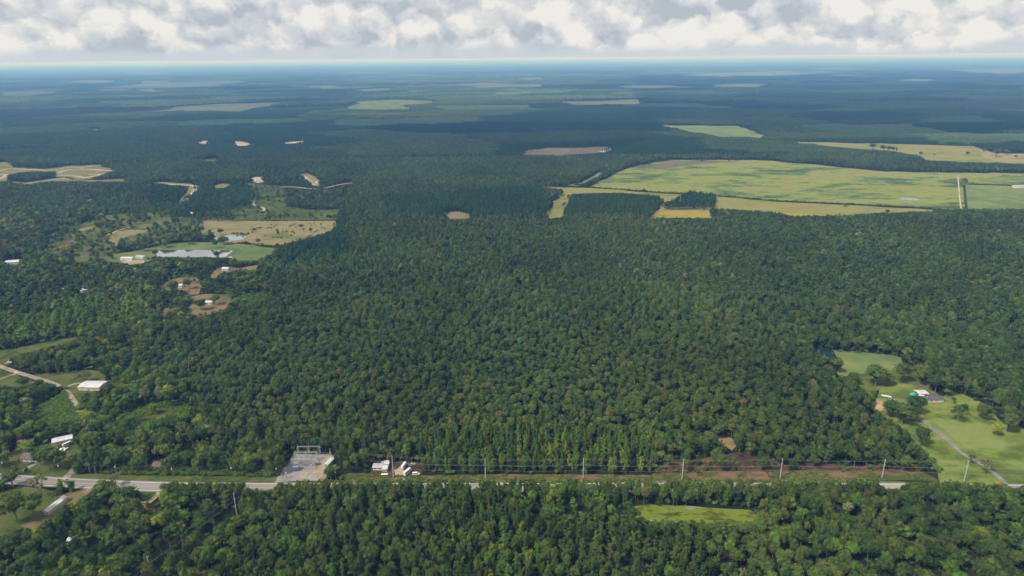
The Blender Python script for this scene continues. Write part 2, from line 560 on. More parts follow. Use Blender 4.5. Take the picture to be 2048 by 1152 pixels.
# ------------------------------------------------------------------ terrain
def disc(name, label, r0, r1, rings, mat):
    mb = MB()
    n = 72
    rad = [r0 * (r1 / r0) ** (i / rings) for i in range(rings + 1)]
    vs = [(r * math.sin(2 * math.pi * k / n), r * math.cos(2 * math.pi * k / n), 0.0) for r in rad for k in range(n)]
    mb.v = vs
    for i in range(rings):
        for k in range(n):
            a, b = i * n + k, i * n + (k + 1) % n
            mb.f.append((a, b, b + n, a + n)[::-1])
    if r0 < 50:
        mb.f.append(tuple(reversed(range(n)))[::-1])
    o = mb.build(name, mat, fix=False)
    for p in o.data.polygons:
        if p.normal.z < 0:
            o.data.flip_normals()
        break
    return tag(o, label, 'ground', None, 'structure')

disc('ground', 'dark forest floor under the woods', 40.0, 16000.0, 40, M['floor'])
disc('far_plain', 'hazy wooded plain reaching the horizon', 16000.0, 300000.0, 24, M['far'])

# ------------------------------------------------------------------ clearings: outline in survey grid, cover, label
#  name, label, category, outline, material, z
CLEAR = []
def clearing(name, label, cat, px, mat, z=0.05, step=12.0, amp=1.5, exclude=True, sheet_on=True):
    if sheet_on:
        sheet(name, label, cat, px, M[mat], z, step, amp)
    if exclude:
        CLEAR.append(px)

# right: homestead
clearing('meadow', 'small grassy meadow beside the dark pond, ringed by woods', 'meadow',
         [(1667, 700), (1700, 702), (1780, 709), (1802, 714), (1806, 728), (1790, 738), (1767, 742), (1730, 748), (1700, 748), (1690, 757), (1672, 747), (1678, 728)], 'green_field')
clearing('grove_floor', 'grass under the scattered oaks between meadow and lawn', 'grass', [(1690, 745), (1770, 738), (1806, 728), (1840, 748), (1868, 778), (1830, 772), (1800, 770), (1764, 778), (1740, 790), (1712, 768)], 'yard', 0.03, 6, 1)
clearing('lawn', 'bright green lawn around the mobile home and its driveway', 'lawn',
         [(1745, 812), (1762, 775), (1800, 767), (1835, 770), (1862, 779), (1885, 793), (1905, 782), (1928, 789), (1956, 801), (1985, 816), (1994, 836), (2012, 849), (2036, 854),
          (2060, 864), (2075, 972), (1880, 966), (1876, 948), (1850, 905), (1836, 890), (1815, 868), (1800, 852), (1770, 835)], 'lawn', 0.05, 6, 0.8)
clearing('grass_edge', 'worn dirt edge under trees north of the mobile home', 'dirt', [(1812, 763), (1828, 761), (1860, 771), (1866, 777), (1850, 778), (1830, 770)], 'clearcut', 0.10, 5, 0.8)
clearing('bare_soil', 'round patch of orange bare soil beside the oak cluster', 'soil',
         [(1744, 806), (1754, 801), (1764, 803), (1768, 812), (1762, 822), (1750, 823), (1743, 816)], 'orange_soil', 0.10, 3, 0.7)
clearing('pond', 'dark teal pond at the corner of the small meadow', 'pond',
         [(1625, 697), (1648, 696), (1662, 702), (1673, 712), (1656, 718), (1640, 712), (1628, 704)], 'dark_pond', 0.08, 8, 1.0)
# upper right farmland
clearing('pasture', 'wide pale green pasture behind the long hedgerow', 'pasture',
         [(1178, 374), (1240, 341), (1310, 324), (1348, 320), (1461, 320), (1539, 321), (1587, 326), (1669, 333), (1758, 342), (1861, 345), (2120, 347),
          (2120, 420), (1902, 419), (1868, 417), (1700, 407), (1560, 401), (1420, 390), (1300, 383)], 'meadow', 0.05, 40, 4)
clearing('hayfield', 'long yellowish hay strip in front of the hedgerow', 'field',
         [(1078, 373), (1178, 376), (1300, 385), (1420, 392), (1560, 404), (1700, 410), (1868, 420), (1861, 424), (1775, 428), (1707, 431), (1580, 433), (1553, 424), (1433, 419),
          (1423, 436), (1296, 437), (1330, 405), (1318, 392), (1240, 386), (1142, 388), (1122, 437), (1093, 437), (1106, 402), (1122, 392), (1120, 380)], 'hayfield', 0.05, 30, 3)
clearing('wildflowers', 'golden yellow flower field between two tree stands', 'field', [(1300, 434), (1322, 421), (1410, 423), (1432, 421), (1424, 435)], 'gold', 0.10, 20, 3)
clearing('wildflowers', 'small golden flower corner next to the pine stand', 'field', [(1119, 394), (1123, 386), (1145, 385), (1140, 395)], 'gold', 0.10, 15, 3)
clearing('wildflowers', 'thin golden flower margin along the hay strip', 'field', [(1500, 423), (1560, 424), (1640, 430), (1580, 433), (1553, 427)], 'gold', 0.10, 20, 2)
clearing('field', 'square mown field behind a dark hedge near the barn', 'field', [(1931, 370), (2120, 372), (2120, 419), (1931, 419)], 'green_field', 0.10, 40, 2)
road('farm_track', 'tan track along the edge of the square mown field', 'track', [(1916, 352), (1918, 380), (1922, 419)], 2.6, M['sand_far'], 0.14)
clearing('brown_margin', 'brownish far margin of the wide pasture', 'field', [(1258, 336), (1300, 330), (1345, 322), (1400, 320), (1480, 323), (1400, 328), (1330, 336)], 'clearcut', 0.10, 30, 5)
clearing('field', 'grey-green field cut into the dark far woods', 'field', [(1320, 250), (1478, 252), (1512, 263), (1534, 277), (1495, 274), (1444, 274), (1379, 263)], 'green_field', 0.05, 60, 6)
clearing('field', 'strip field with scattered trees beyond the wide pasture', 'field',
         [(1560, 283), (1738, 287), (1946, 292), (1960, 297), (1985, 305), (2120, 309), (2120, 330), (2048, 328), (1930, 325), (1850, 321), (1838, 312), (1790, 303), (1720, 298), (1655, 292)], 'hayfield', 0.05, 40, 5)
clearing('field', 'tan dry corner of the strip field under a tree line', 'field', [(1963, 300), (1990, 306), (2120, 312), (2120, 330), (2048, 328), (1985, 320), (1965, 311)], 'tan_pasture', 0.10, 40, 4)
clearing('clear_cut', 'brown cut-over patch with a white pool', 'clearing', [(1045, 303), (1094, 296), (1218, 294), (1226, 303), (1152, 308), (1118, 312), (1057, 310)], 'clearcut', 0.05, 30, 6)
clearing('pond', 'bright white crescent pool on the brown cut-over patch', 'pond', [(1197, 304), (1203, 299), (1212, 296), (1219, 297), (1215, 300), (1209, 305)], 'pond', 0.15, 15, 2)
clearing('ride', 'narrow green ride between hedgerow and woods', 'field', [(1130, 371), (1165, 364), (1195, 346), (1215, 338), (1208, 348), (1180, 362), (1160, 372)], 'green_field', 0.05, 20, 2)
clearing('pond', 'small pale pond in the wide pasture', 'pond', [(1793, 397), (1806, 395), (1828, 396), (1839, 399), (1836, 401), (1806, 400)], 'pond', 0.10, 20, 1, exclude=False)
# far fields
clearing('field', 'bright green field with a dark tree spur far off', 'field', [(688, 217), (712, 203), (787, 199), (879, 203), (876, 206), (821, 209), (800, 211), (824, 219), (777, 220)], 'lawn', 0.05, 200, 15)
clearing('field', 'long grey-green field among distant blue woods', 'field', [(285, 224), (352, 213), (438, 208), (578, 205), (513, 215), (482, 224), (438, 222), (349, 222)], 'far_field', 0.05, 200, 15)
clearing('field', 'thin pale field far behind the long grey-green one', 'field', [(240, 172), (325, 165), (461, 161), (503, 163), (458, 168), (359, 176), (294, 178)], 'far_field', 0.05, 300, 30)
for k, (lab, q) in enumerate((
        ('faint pale clearing on the hazy plain behind bright green field', [(612, 172), (700, 170), (705, 174), (640, 178)]),
        ('narrow far clearing lying next to the faint pale one', [(700, 179), (775, 176), (790, 179), (730, 184)]),
        ('far brownish clearing with a hamlet on the hazy plain', [(880, 168), (960, 165), (1085, 168), (1090, 174), (960, 176)]),
        ('far pale green clearing above the dark blue forest', [(1340, 148), (1560, 142), (1700, 146), (1560, 151), (1400, 153)]),
        ('far narrow clearing by the horizon haze', [(1880, 140), (2060, 138), (2060, 144), (1940, 146)]),
        ('dim clearing among the pale woods on the hazy plain', [(0, 184), (90, 178), (130, 182), (60, 192), (0, 196)]),
        ('light clearing beyond the field cut into dark woods', [(1110, 203), (1275, 198), (1280, 208), (1150, 210)]))):
    clearing('field', lab, 'field', q, 'far_field', 0.05, 300, 30)
ff = MB()
fr2 = random.Random(12)
for k in range(46):
    cx_, cy_ = fr2.uniform(-60, 2110), 122 + 62 * fr2.random() ** 1.6
    cy_ -= 9.0 * (cx_ - 1024) / 1024
    L_ = fr2.uniform(18, 75)
    hh = fr2.uniform(.7, 2.6) * (cy_ - 100) / 50
    ring = [(cx_ - L_, cy_ + fr2.uniform(-.4, .4)), (cx_ - L_ * .3, cy_ - hh), (cx_ + L_ * .5, cy_ - hh * fr2.uniform(.6, 1.2)), (cx_ + L_, cy_), (cx_ + L_ * .4, cy_ + hh * fr2.uniform(.3, .9)), (cx_ - L_ * .5, cy_ + hh * .8)]
    ff.poly([tuple(p) for p in rough_ring(poly_world(ring, .05 + k * .001), 400, 60, k)])
    CLEAR.append(ring)
fo = ff.build('far_fields', M['far_field'])
for p_ in fo.data.polygons:
    if p_.normal.z < 0:
        p_.flip()
tag(fo, 'scattered pale fields fading into the haze below the horizon', 'field', None, 'structure')
# left: development ground, tracks
clearing('building_site', 'open grass ground crossed by pale sandy tracks', 'field',
         [(-40, 336), (0, 325), (25, 322), (26, 335), (90, 338), (130, 332), (205, 329), (206, 334), (232, 341), (205, 352), (185, 357), (150, 360), (110, 352), (118, 344), (50, 344), (18, 350), (15, 362), (-40, 366)], 'hayfield', 0.05, 20, 3)
clearing('field', 'narrow grass belt below the sandy tracks', 'field', [(15, 362), (55, 365), (115, 356), (135, 354), (150, 361), (200, 360), (260, 357), (262, 364), (190, 364), (90, 364), (60, 370), (20, 367)], 'hayfield', 0.05, 20, 3)
for lab, q, w in (('pale sandy track curving through the building site', [(-30, 362), (0, 357), (11, 352), (10, 349), (0, 350)], 12),
                  ('straight sandy track along the far side of building site', [(-20, 346), (20, 337), (45, 338), (100, 340), (135, 335), (165, 334)], 9),
                  ('wide bare sandy track in the middle of building site', [(116, 346), (130, 341), (160, 338), (200, 340), (230, 342), (226, 345)], 14),
                  ('sandy spur track leading off into the far trees', [(160, 336), (185, 332), (205, 330)], 8),
                  ('bare sandy loop at the near side of the building site', [(116, 350), (150, 352), (170, 355), (200, 349), (178, 349)], 12),
                  ('sandy lane beside the narrow grass belt', [(55, 366), (90, 361), (112, 358), (130, 357)], 8)):
    o, S = road('sandy_track', lab, 'track', q, w, M['sand_far'], 0.15)
clearing('verge', 'grass verge along the pale lane bend', 'field', [(303, 364), (330, 364), (372, 367), (398, 371), (399, 378), (388, 386), (380, 392), (366, 408), (352, 417), (360, 400), (376, 380), (372, 372), (310, 368)], 'hayfield', 0.05, 15, 2)
road('dirt_lane', 'pale dirt lane bending through dark woods', 'lane', [(318, 367), (350, 369), (380, 371), (391, 376), (384, 387), (376, 396), (366, 407), (354, 417)], 9, M['sand_far'], 0.12)
clearing('house_plot', 'bare sandy house plot at the end of a yellow-green lane', 'yard', [(502, 357), (510, 354), (527, 354), (527, 365), (510, 366)], 'sand_far', 0.05, 8, 1)
clearing('house_plot', 'long tan clearing with a white shed at its foot', 'yard', [(600, 348), (614, 346), (628, 352), (640, 362), (637, 372), (626, 372), (612, 358)], 'tan_pasture', 0.05, 10, 2)
road('sandy_track', 'sandy track down the side of the long tan clearing', 'track', [(603, 348), (612, 356), (622, 366), (632, 371)], 8, M['sand_far'], 0.15)
road('dirt_lane', 'broken pale lane passing below the long tan clearing', 'lane', [(560, 374), (590, 374), (626, 378), (650, 376), (680, 369), (704, 366)], 6, M['sand_far'], 0.12)
CLEAR.append([(560, 371), (626, 375), (626, 379), (600, 377), (575, 379), (560, 377)])
CLEAR.append([(642, 378), (680, 367), (704, 364), (704, 368), (680, 372), (650, 380)])
clearing('rough_grass', 'rough grass showing between the loose western trees', 'grass', [(96, 470), (210, 430), (300, 415), (480, 372), (560, 440), (400, 441), (400, 470), (330, 484), (222, 506), (216, 530), (150, 530), (90, 515)], 'yard', 0.02, 20, 3, exclude=False)
clearing('scrubland', 'open yellow-green scrub with scattered trees and bare spots', 'scrub',
         [(466, 368), (500, 366), (560, 372), (575, 382), (560, 392), (585, 395), (570, 412), (600, 418), (650, 420), (690, 418), (672, 440), (462, 441), (462, 425), (500, 415), (520, 398), (512, 380)], 'scrub', 0.05, 15, 3, exclude=False)
road('sandy_track', 'small reddish track ending in the open scrub', 'track', [(506, 402), (508, 410), (518, 413), (528, 417), (526, 422)], 5, M['sand_far'], 0.12)
CLEAR.append([(502, 400), (512, 402), (512, 410), (532, 414), (530, 424), (520, 422), (504, 414)])
clearing('pasture', 'tan pasture behind the two ponds', 'pasture', [(398, 441), (677, 442), (668, 462), (640, 470), (600, 480), (566, 491), (506, 490), (492, 482), (470, 486), (440, 483), (424, 470), (400, 470)], 'tan_pasture', 0.05, 15, 2)
clearing('pasture', 'green pasture around the long pond', 'pasture', [(217, 518), (222, 507), (262, 504), (300, 495), (330, 486), (430, 484), (500, 490), (552, 497), (546, 508), (513, 522), (470, 522), (458, 517), (310, 517), (295, 524), (240, 527), (222, 524)], 'green_field', 0.10, 12, 1.5)
clearing('pasture', 'small dry paddock along the white farm lane', 'pasture', [(217, 492), (218, 474), (236, 463), (262, 459), (300, 460), (285, 466), (262, 470), (240, 478), (232, 492)], 'tan_pasture', 0.05, 10, 1.5)
clearing('pasture', 'tiny bright green paddock behind the ponds', 'pasture', [(310, 446), (318, 439), (332, 440), (322, 449)], 'green_field', 0.05, 8, 1)
clearing('pond', 'long grey pond with a tree standing in it', 'pond', [(311, 503), (322, 500), (390, 500), (462, 501), (466, 502), (452, 513), (434, 516), (410, 515), (314, 513)], 'pond', 0.16, 6, 0.7)
clearing('pond', 'smaller pale pond behind the long one', 'pond', [(428, 475), (455, 471), (478, 471), (493, 473), (482, 480), (458, 482), (431, 481)], 'pond', 0.16, 6, 0.7)
road('farm_lane', 'white farm lane at the dry paddock', 'lane', [(212, 472), (232, 463), (252, 456), (270, 452)], 4, M['sand_far'], 0.14)
clearing('clearing', 'brown grass clearing shaped like a tongue in the western woods', 'clearing', [(318, 572), (330, 565), (345, 558), (376, 552), (395, 556), (404, 570), (398, 588), (380, 590), (366, 580), (352, 579), (325, 581)], 'brown_field', 0.05, 8, 1.5)
clearing('clearing', 'bare reddish-brown clearing with a tin roof', 'clearing', [(374, 595), (410, 588), (468, 589), (461, 599), (453, 619), (420, 629), (378, 634), (376, 616), (386, 604)], 'brown_field', 0.05, 8, 1.5)
clearing('clearing', 'small brown corner beside the reddish-brown clearing', 'clearing', [(313, 632), (342, 619), (338, 633)], 'brown_field', 0.05, 6, 1)
clearing('clearing', 'narrow brown track clearing below the pasture', 'clearing', [(425, 545), (440, 533), (478, 536), (470, 542), (440, 548), (430, 556), (420, 556)], 'brown_field', 0.05, 6, 1)
clearing('grass_strip', 'green grass strip curving through the western woods', 'field', [(-30, 705), (30, 697), (80, 687), (113, 681), (150, 674), (160, 676), (130, 687), (90, 698), (40, 708), (20, 716), (18, 730), (0, 732), (-30, 728)], 'yard', 0.05, 6, 1)
clearing('lawn', 'lawn between the dirt road and two short drives', 'lawn', [(-30, 738), (0, 738), (35, 750), (70, 764), (60, 772), (30, 778), (0, 770), (-30, 775)], 'yard', 0.05, 6, 0.8)
clearing('yard', 'worn grass yard around the white metal building', 'yard', [(60, 752), (75, 748), (120, 744), (180, 740), (212, 742), (208, 768), (200, 780), (165, 790), (168, 805), (160, 812), (140, 795), (120, 775), (100, 765)], 'yard', 0.10, 6, 0.8)
clearing('brushy_field', 'bright overgrown field beside the dirt road', 'field', [(62, 838), (75, 812), (130, 780), (142, 800), (160, 828), (168, 852), (140, 846), (100, 850)], 'scrub', 0.05, 6, 1)
clearing('clearing', 'overgrown grassy opening east of the dirt road', 'clearing', [(235, 832), (270, 820), (305, 806), (362, 800), (382, 815), (380, 830), (350, 833), (295, 837), (245, 842)], 'scrub', 0.05, 6, 1)
clearing('yard', 'grass yard around the cream house and tin shed', 'yard', [(-30, 942), (-30, 928), (5, 922), (30, 898), (62, 893), (100, 886), (150, 880), (158, 900), (148, 922), (152, 938), (150, 957), (120, 957), (60, 953), (0, 948)], 'yard', 0.05, 5, 0.6)
clearing('verge', 'grass verge north of the highway below tall pines', 'verge', [(146, 950), (200, 946), (330, 950), (470, 950), (560, 954), (552, 964), (350, 965), (250, 963), (148, 959)], 'yard', 0.06, 5, 0.5)
clearing('field', 'green and tan plot around the long white shed', 'field', [(-40, 990), (0, 985), (40, 972), (105, 982), (120, 990), (165, 977), (190, 979), (160, 1002), (124, 1014), (116, 1030), (85, 1048), (60, 1064), (45, 1056), (0, 1078), (-40, 1085)], 'yard', 0.05, 5, 0.8)
clearing('tan_strip', 'tan dry grass strip beside the long white shed', 'field', [(126, 994), (165, 979), (186, 980), (160, 1000), (124, 1013), (116, 1028), (90, 1044), (60, 1060), (40, 1052), (80, 1040), (98, 1032), (122, 1006)], 'brown_field', 0.10, 4, 0.6)
clearing('lawn', 'small green lawn pocket beside the curving drive', 'lawn', [(278, 982), (316, 981), (312, 992), (298, 1003), (284, 1000)], 'yard', 0.05, 4, 0.5)
for lab, q, mt in (('green yard below the dark roofed house', [(140, 520), (150, 513), (172, 516), (184, 514), (186, 521), (160, 525)], 'yard'),
                   ('thin grass track north of the dry paddock', [(150, 462), (170, 455), (190, 452), (186, 457), (165, 462)], 'tan_pasture'),
                   ('pale grass gap among woods beside the white farm lane', [(270, 452), (296, 447), (306, 449), (290, 456)], 'green_field'),
                   ('dusty opening in woods beneath the pale lane bend', [(424, 372), (446, 367), (462, 369), (450, 376), (430, 378)], 'hayfield'),
                   ('olive opening in woods beyond the open scrub', [(402, 320), (440, 316), (450, 319), (420, 324)], 'scrub'),
                   ('light sandy slip in woods behind the lone white house', [(166, 404), (182, 398), (190, 399), (172, 405)], 'sand_far'),
                   ('brown opening below the tan-roofed house', [(470, 538), (500, 532), (520, 530), (512, 538), (486, 543)], 'brown_field'),
                   ('grassy gap behind the plantation wood', [(470, 596), (500, 586), (540, 590), (520, 604), (498, 618), (478, 612)], 'scrub')):
    clearing('clearing', lab, 'clearing', q, mt, 0.06, 8, 1.2)
# along the highway
clearing('dirt_strip', 'reddish bare dirt strip cleared under the power line', 'dirt', [(672, 955), (700, 946), (760, 945), (850, 951), (960, 949), (1180, 949), (1300, 951), (1330, 935), (1420, 938), (1500, 930), (1600, 938), (1730, 938), (1845, 944), (1870, 956), (1880, 962), (1730, 960), (1400, 961), (1000, 961), (700, 963)], 'red_dirt', 0.05, 5, 0.7, exclude=False)
CLEAR.append([(680, 947), (760, 947), (850, 950), (1300, 950), (1330, 945), (1400, 946), (1880, 947), (1884, 962), (1500, 960), (1000, 960), (700, 961)])
clearing('leaf_litter', 'brown open ground under thinned trees beside the dirt strip', 'ground', [(1310, 948), (1325, 925), (1395, 920), (1470, 905), (1530, 905), (1560, 925), (1700, 930), (1840, 930), (1850, 944), (1730, 942), (1600, 942), (1400, 944)], 'litter', 0.09, 6, 1, exclude=False)
clearing('grass_verge', 'weedy green verge between dirt strip and highway', 'verge', [(565, 962), (700, 960), (1000, 960), (1400, 961), (1730, 961), (1900, 967), (1900, 971), (1730, 970), (1000, 969), (565, 967)], 'yard', 0.08, 6, 0.5, exclude=False)
clearing('mud_pond', 'tan muddy pool in a gap of the woods', 'pond', [(1434, 873), (1445, 872), (1463, 876), (1471, 883), (1472, 893), (1464, 901), (1459, 898), (1448, 891), (1436, 880)], 'mud', 0.10, 4, 0.5)
clearing('pond', 'yellow-green algae pond inside the woods south of highway', 'pond', [(1262, 1014), (1300, 1009), (1400, 1014), (1500, 1020), (1518, 1032), (1512, 1050), (1450, 1052), (1400, 1046), (1330, 1044), (1285, 1044), (1262, 1032)], 'algae', 0.08, 5, 0.7)
clearing('yard', 'bare dirt yard with scattered vehicles under the power line', 'yard', [(742, 948), (745, 930), (790, 928), (800, 922), (850, 926), (842, 950), (800, 957), (770, 952)], 'litter', 0.10, 4, 0.5)
road('dirt_drive', 'pale dirt drive into the yard of scattered vehicles', 'drive', [(800, 962), (800, 950), (798, 942), (795, 934)], 7, M['sand'], 0.18)
clearing('bare_patch', 'tiny pale bare patch deep in the woods', 'clearing', [(1177, 732), (1185, 729), (1195, 731), (1192, 735), (1181, 735)], 'mud', 0.05, 4, 0.5)
clearing('bare_patch', 'pair of reddish bare patches behind the central woods', 'clearing', [(888, 426), (915, 423), (942, 428), (934, 438), (900, 438)], 'brown_field', 0.05, 8, 1)
for lab, q in (('distant sandy clearing hidden in dark blue woods', [(388, 284), (404, 281), (424, 282), (420, 288), (395, 288)]),
               ('distant tan site with a white roof speck', [(462, 288), (470, 282), (490, 284), (510, 291), (480, 292)]),
               ('distant grass wedge beyond the tan site', [(550, 289), (580, 284), (612, 281), (604, 286)]),
               ('tiny lone pale clearing farthest out in the blue woods', [(180, 262), (188, 257), (198, 259), (194, 264)]),
               ('tiny pale clearing in woods behind the building site', [(86, 289), (95, 286), (104, 287), (98, 290)])):
    clearing('clearing', lab, 'clearing', q, 'sand_far', 0.05, 40, 4)

# ------------------------------------------------------------------ highway, lanes and drives
HW = [(-160, 940), (0, 957), (150, 966.5), (300, 973), (420, 975), (560, 975.5), (900, 975), (1300, 975), (1600, 975.5), (1900, 977), (2048, 978.5), (2300, 980)]
hw_pts = poly_world(HW)
ax = [Vector((p.x, p.y, 0)) for p in hw_pts]
hw, HWS = road('highway', 'worn pale grey two-lane highway with paved shoulders', 'highway', HW, 12.6, M['asphalt'], 0.16)
for off, wd, nm, mt in ((4.7, 0.30, 'edge_line', 'paint_white'), (-4.7, 0.30, 'edge_line', 'paint_white'), (0.22, 0.2, 'centre_line', 'paint_yellow'), (-0.22, 0.2, 'centre_line', 'paint_yellow')):
    mb, _ = strip_mesh(hw_pts, wd, 0.20, off)
    mb.build(nm, M[mt], hw, fix=False)
CLEAR.append([(-30, 946), (0, 948), (150, 957), (330, 965), (330, 982), (240, 979), (150, 976), (60, 968), (-30, 962)])
CLEAR.append([(512, 964), (565, 964), (545, 982), (512, 983)])
CLEAR.append([(1766, 970), (1806, 970), (1806, 981), (1766, 978)])
CLEAR.append([(2005, 965), (2048, 966), (2048, 974), (2030, 982), (2012, 976)])
road('dirt_road', 'pale rutted dirt road curving past the metal building to the highway', 'road', [(-40, 722), (0, 733), (32, 744), (77, 758), (105, 767), (132, 783), (147, 803), (162, 828), (171, 852), (172, 880), (163, 905), (152, 930), (140, 948), (124, 960)], 5.5, M['sand'], 0.17)
CLEAR.append([(-30, 720), (0, 728), (32, 739), (77, 752), (107, 761), (138, 778), (155, 801), (170, 826), (179, 850), (178, 866), (164, 856), (151, 830), (138, 805), (124, 787), (103, 773), (77, 763), (32, 749), (-30, 738)])
CLEAR.append([(122, 958), (134, 948), (146, 932), (153, 930), (148, 945), (136, 960)])
road('driveway', 'short pale drive with a parked car at its top', 'driveway', [(31, 748), (18, 752), (4, 757), (-10, 762)], 4, M['sand'], 0.14)
road('driveway', 'pale drive branching into trees below the dirt road', 'driveway', [(76, 761), (62, 768), (50, 775), (38, 781)], 3.5, M['gravel'], 0.14)
road('driveway', 'faint track from the dirt road to the white building', 'driveway', [(133, 775), (142, 770), (155, 767), (165, 768)], 3, M['sand'], 0.16)
road('driveway', 'grey drive from the highway to the cream house', 'driveway', [(36, 948), (44, 944), (57, 935), (72, 926)], 3.6, M['gravel'], 0.12)
road('driveway', 'straight grey asphalt driveway crossing the green lawn', 'driveway', [(1812, 822), (1834, 832), (1854, 847), (1880, 868), (1912, 896), (1932, 912), (1962, 928), (1986, 944), (2004, 960), (2020, 975)], 3.6, M['drive'], 0.12)
road('driveway', 'gravel parking strip beside the mobile home', 'driveway', [(1780, 800), (1795, 807), (1812, 808), (1826, 809)], 5, M['drive'], 0.12)
road('driveway', 'pale curving drive on the south side of highway', 'driveway', [(318, 980), (316, 990), (306, 998), (296, 1006)], 3.5, M['sand'], 0.12)
CLEAR.append([(315, 978), (324, 980), (320, 992), (306, 1002), (300, 998), (312, 990)])
road('driveway', 'dirt turn-off beside the white shed plot', 'driveway', [(188, 976), (178, 980), (168, 985)], 4, M['sand'], 0.12)

# ------------------------------------------------------------------ substation ground
PAD = [(592, 908), (625, 909), (662, 909), (668, 912), (660, 935), (652, 958), (640, 963), (560, 963), (552, 958), (570, 936)]
clearing('gravel_pad', 'pale grey gravel pad of the electrical substation', 'gravel', PAD, 'gravel', 0.12, 5, 0.4)
clearing('sand_apron', 'tan sandy apron across the substation gravel', 'dirt', [(652, 911), (664, 911), (656, 940), (652, 958), (636, 962), (634, 950), (620, 948), (606, 957), (598, 960), (596, 953), (620, 940), (634, 932), (645, 918)], 'sand', 0.17, 3, 0.5)
road('driveway', 'paved entry from the highway to the substation', 'driveway', [(566, 956), (560, 963), (552, 973)], 7, M['gravel'], 0.18)

# ------------------------------------------------------------------ tree prototypes (unit height, unit crown width)
ICO_V = []
def _ico():
    t = (1 + 5 ** 0.5) / 2
    v = [(-1, t, 0), (1, t, 0), (-1, -t, 0), (1, -t, 0), (0, -1, t), (0, 1, t), (0, -1, -t), (0, 1, -t), (t, 0, -1), (t, 0, 1), (-t, 0, -1), (-t, 0, 1)]
    f = [(0, 11, 5), (0, 5, 1), (0, 1, 7), (0, 7, 10), (0, 10, 11), (1, 5, 9), (5, 11, 4), (11, 10, 2), (10, 7, 6), (7, 1, 8),
         (3, 9, 4), (3, 4, 2), (3, 2, 6), (3, 6, 8), (3, 8, 9), (4, 9, 5), (2, 4, 11), (6, 2, 10), (8, 6, 7), (9, 8, 1)]
    v = np.array(v, float)
    return v / np.linalg.norm(v, axis=1)[:, None], f
ICO_V, ICO_F = _ico()

def rdir(r, n, zmin=-1.0):
    out = []
    while len(out) < n:
        d = r.normal(size=3)
        d /= np.linalg.norm(d)
        if d[2] >= zmin:
            out.append(d)
    return np.array(out)

def leaf_quads(r, P, N, size):
    """one small quad per point, facing roughly along N"""
    n = len(P)
    N = N + r.normal(scale=0.45, size=(n, 3))
    N /= np.linalg.norm(N, axis=1)[:, None]
    a = np.cross(N, r.normal(size=(n, 3)))
    a /= np.linalg.norm(a, axis=1)[:, None]
    b = np.cross(N, a)
    s = (size * r.uniform(0.6, 1.3, n))[:, None]
    k = r.uniform(0.6, 1.0, n)[:, None]
    V = np.stack([P - a * s - b * s * k * 0.6, P + a * s * 0.7 - b * s * k, P + a * s + b * s * k * 0.7, P - a * s * 0.6 + b * s * k], 1)
    return V.reshape(-1, 3), [(4 * i, 4 * i + 1, 4 * i + 2, 4 * i + 3) for i in range(n)]

def crown_geom(seed, form, W, H, z0, lumps, per, leaf, core=True):
    r = np.random.default_rng(seed)
    cz, a, c = (H + z0) / 2, W / 2, (H - z0) / 2
    Vs, Fs, off = [], [], 0
    def put(V, F):
        nonlocal off
        Vs.append(V); Fs.extend([tuple(i + off for i in f) for f in F]); off += len(V)
    skew = r.normal(scale=0.06 * W, size=2)
    cents, rads = [], []
    for i in range(lumps):
        if form == 'round':
            d = rdir(r, 1, -0.45)[0]
            rl = W * r.uniform(0.19, 0.29)
            p = np.array([d[0] * (a - rl * 0.8), d[1] * (a - rl * 0.8), cz + d[2] * (c - rl * 0.8)])
            p[2] += r.uniform(-0.06, 0.08) * H
        elif form == 'tall':
            t = (i + r.uniform(0, 1)) / lumps
            th = r.uniform(0, 2 * math.pi)
            rad = a * (0.25 + 0.75 * math.sin(math.pi * min(1, (1 - t) * 0.8 + 0.18))) * 0.62
            rl = W * r.uniform(0.17, 0.26) * (1.1 - 0.45 * t)
            p = np.array([math.cos(th) * rad, math.sin(th) * rad, z0 + t * (H - z0 - rl * 0.9) + rl * 0.4])
        elif form == 'pine':
            t = (i + r.uniform(0, 1)) / lumps
            th = r.uniform(0, 2 * math.pi)
            rad = a * (1.0 - 0.85 * t) * r.uniform(0.55, 0.9)
            rl = W * r.uniform(0.13, 0.2) * (1.15 - 0.6 * t)
            p = np.array([math.cos(th) * rad, math.sin(th) * rad, z0 + t * (H - z0 - rl * 0.6)])
        else:   # open: loose separate boughs
            d = rdir(r, 1, -0.3)[0]
            rl = W * r.uniform(0.09, 0.15)
            k = r.uniform(0.55, 1.0)
            p = np.array([d[0] * (a - rl) * k, d[1] * (a - rl) * k, cz + d[2] * (c - rl) * k])
        p[:2] += skew * (p[2] / H)
        cents.append(p); rads.append(rl)
        D = rdir(r, per, -0.55)
        P = p + D * (rl * r.uniform(0.75, 1.12, per))[:, None]
        put(*leaf_quads(r, P, D + np.array([0, 0, 0.25]), leaf))
    if core:
        for p, rl in zip(cents, rads):
            put(p + ICO_V * rl * 0.72 * r.uniform(0.8, 1.1, (12, 1)), ICO_F)
        if form == 'round':
            put(np.array([0, 0, cz - 0.04 * H]) + ICO_V * np.array([a, a, c]) * 0.6, ICO_F)
        elif form in ('tall', 'pine'):
            put(np.array([0, 0, cz]) + ICO_V * np.array([a * 0.42, a * 0.42, c * 0.8]), ICO_F)
    V = np.concatenate(Vs)
    return V, Fs, cents

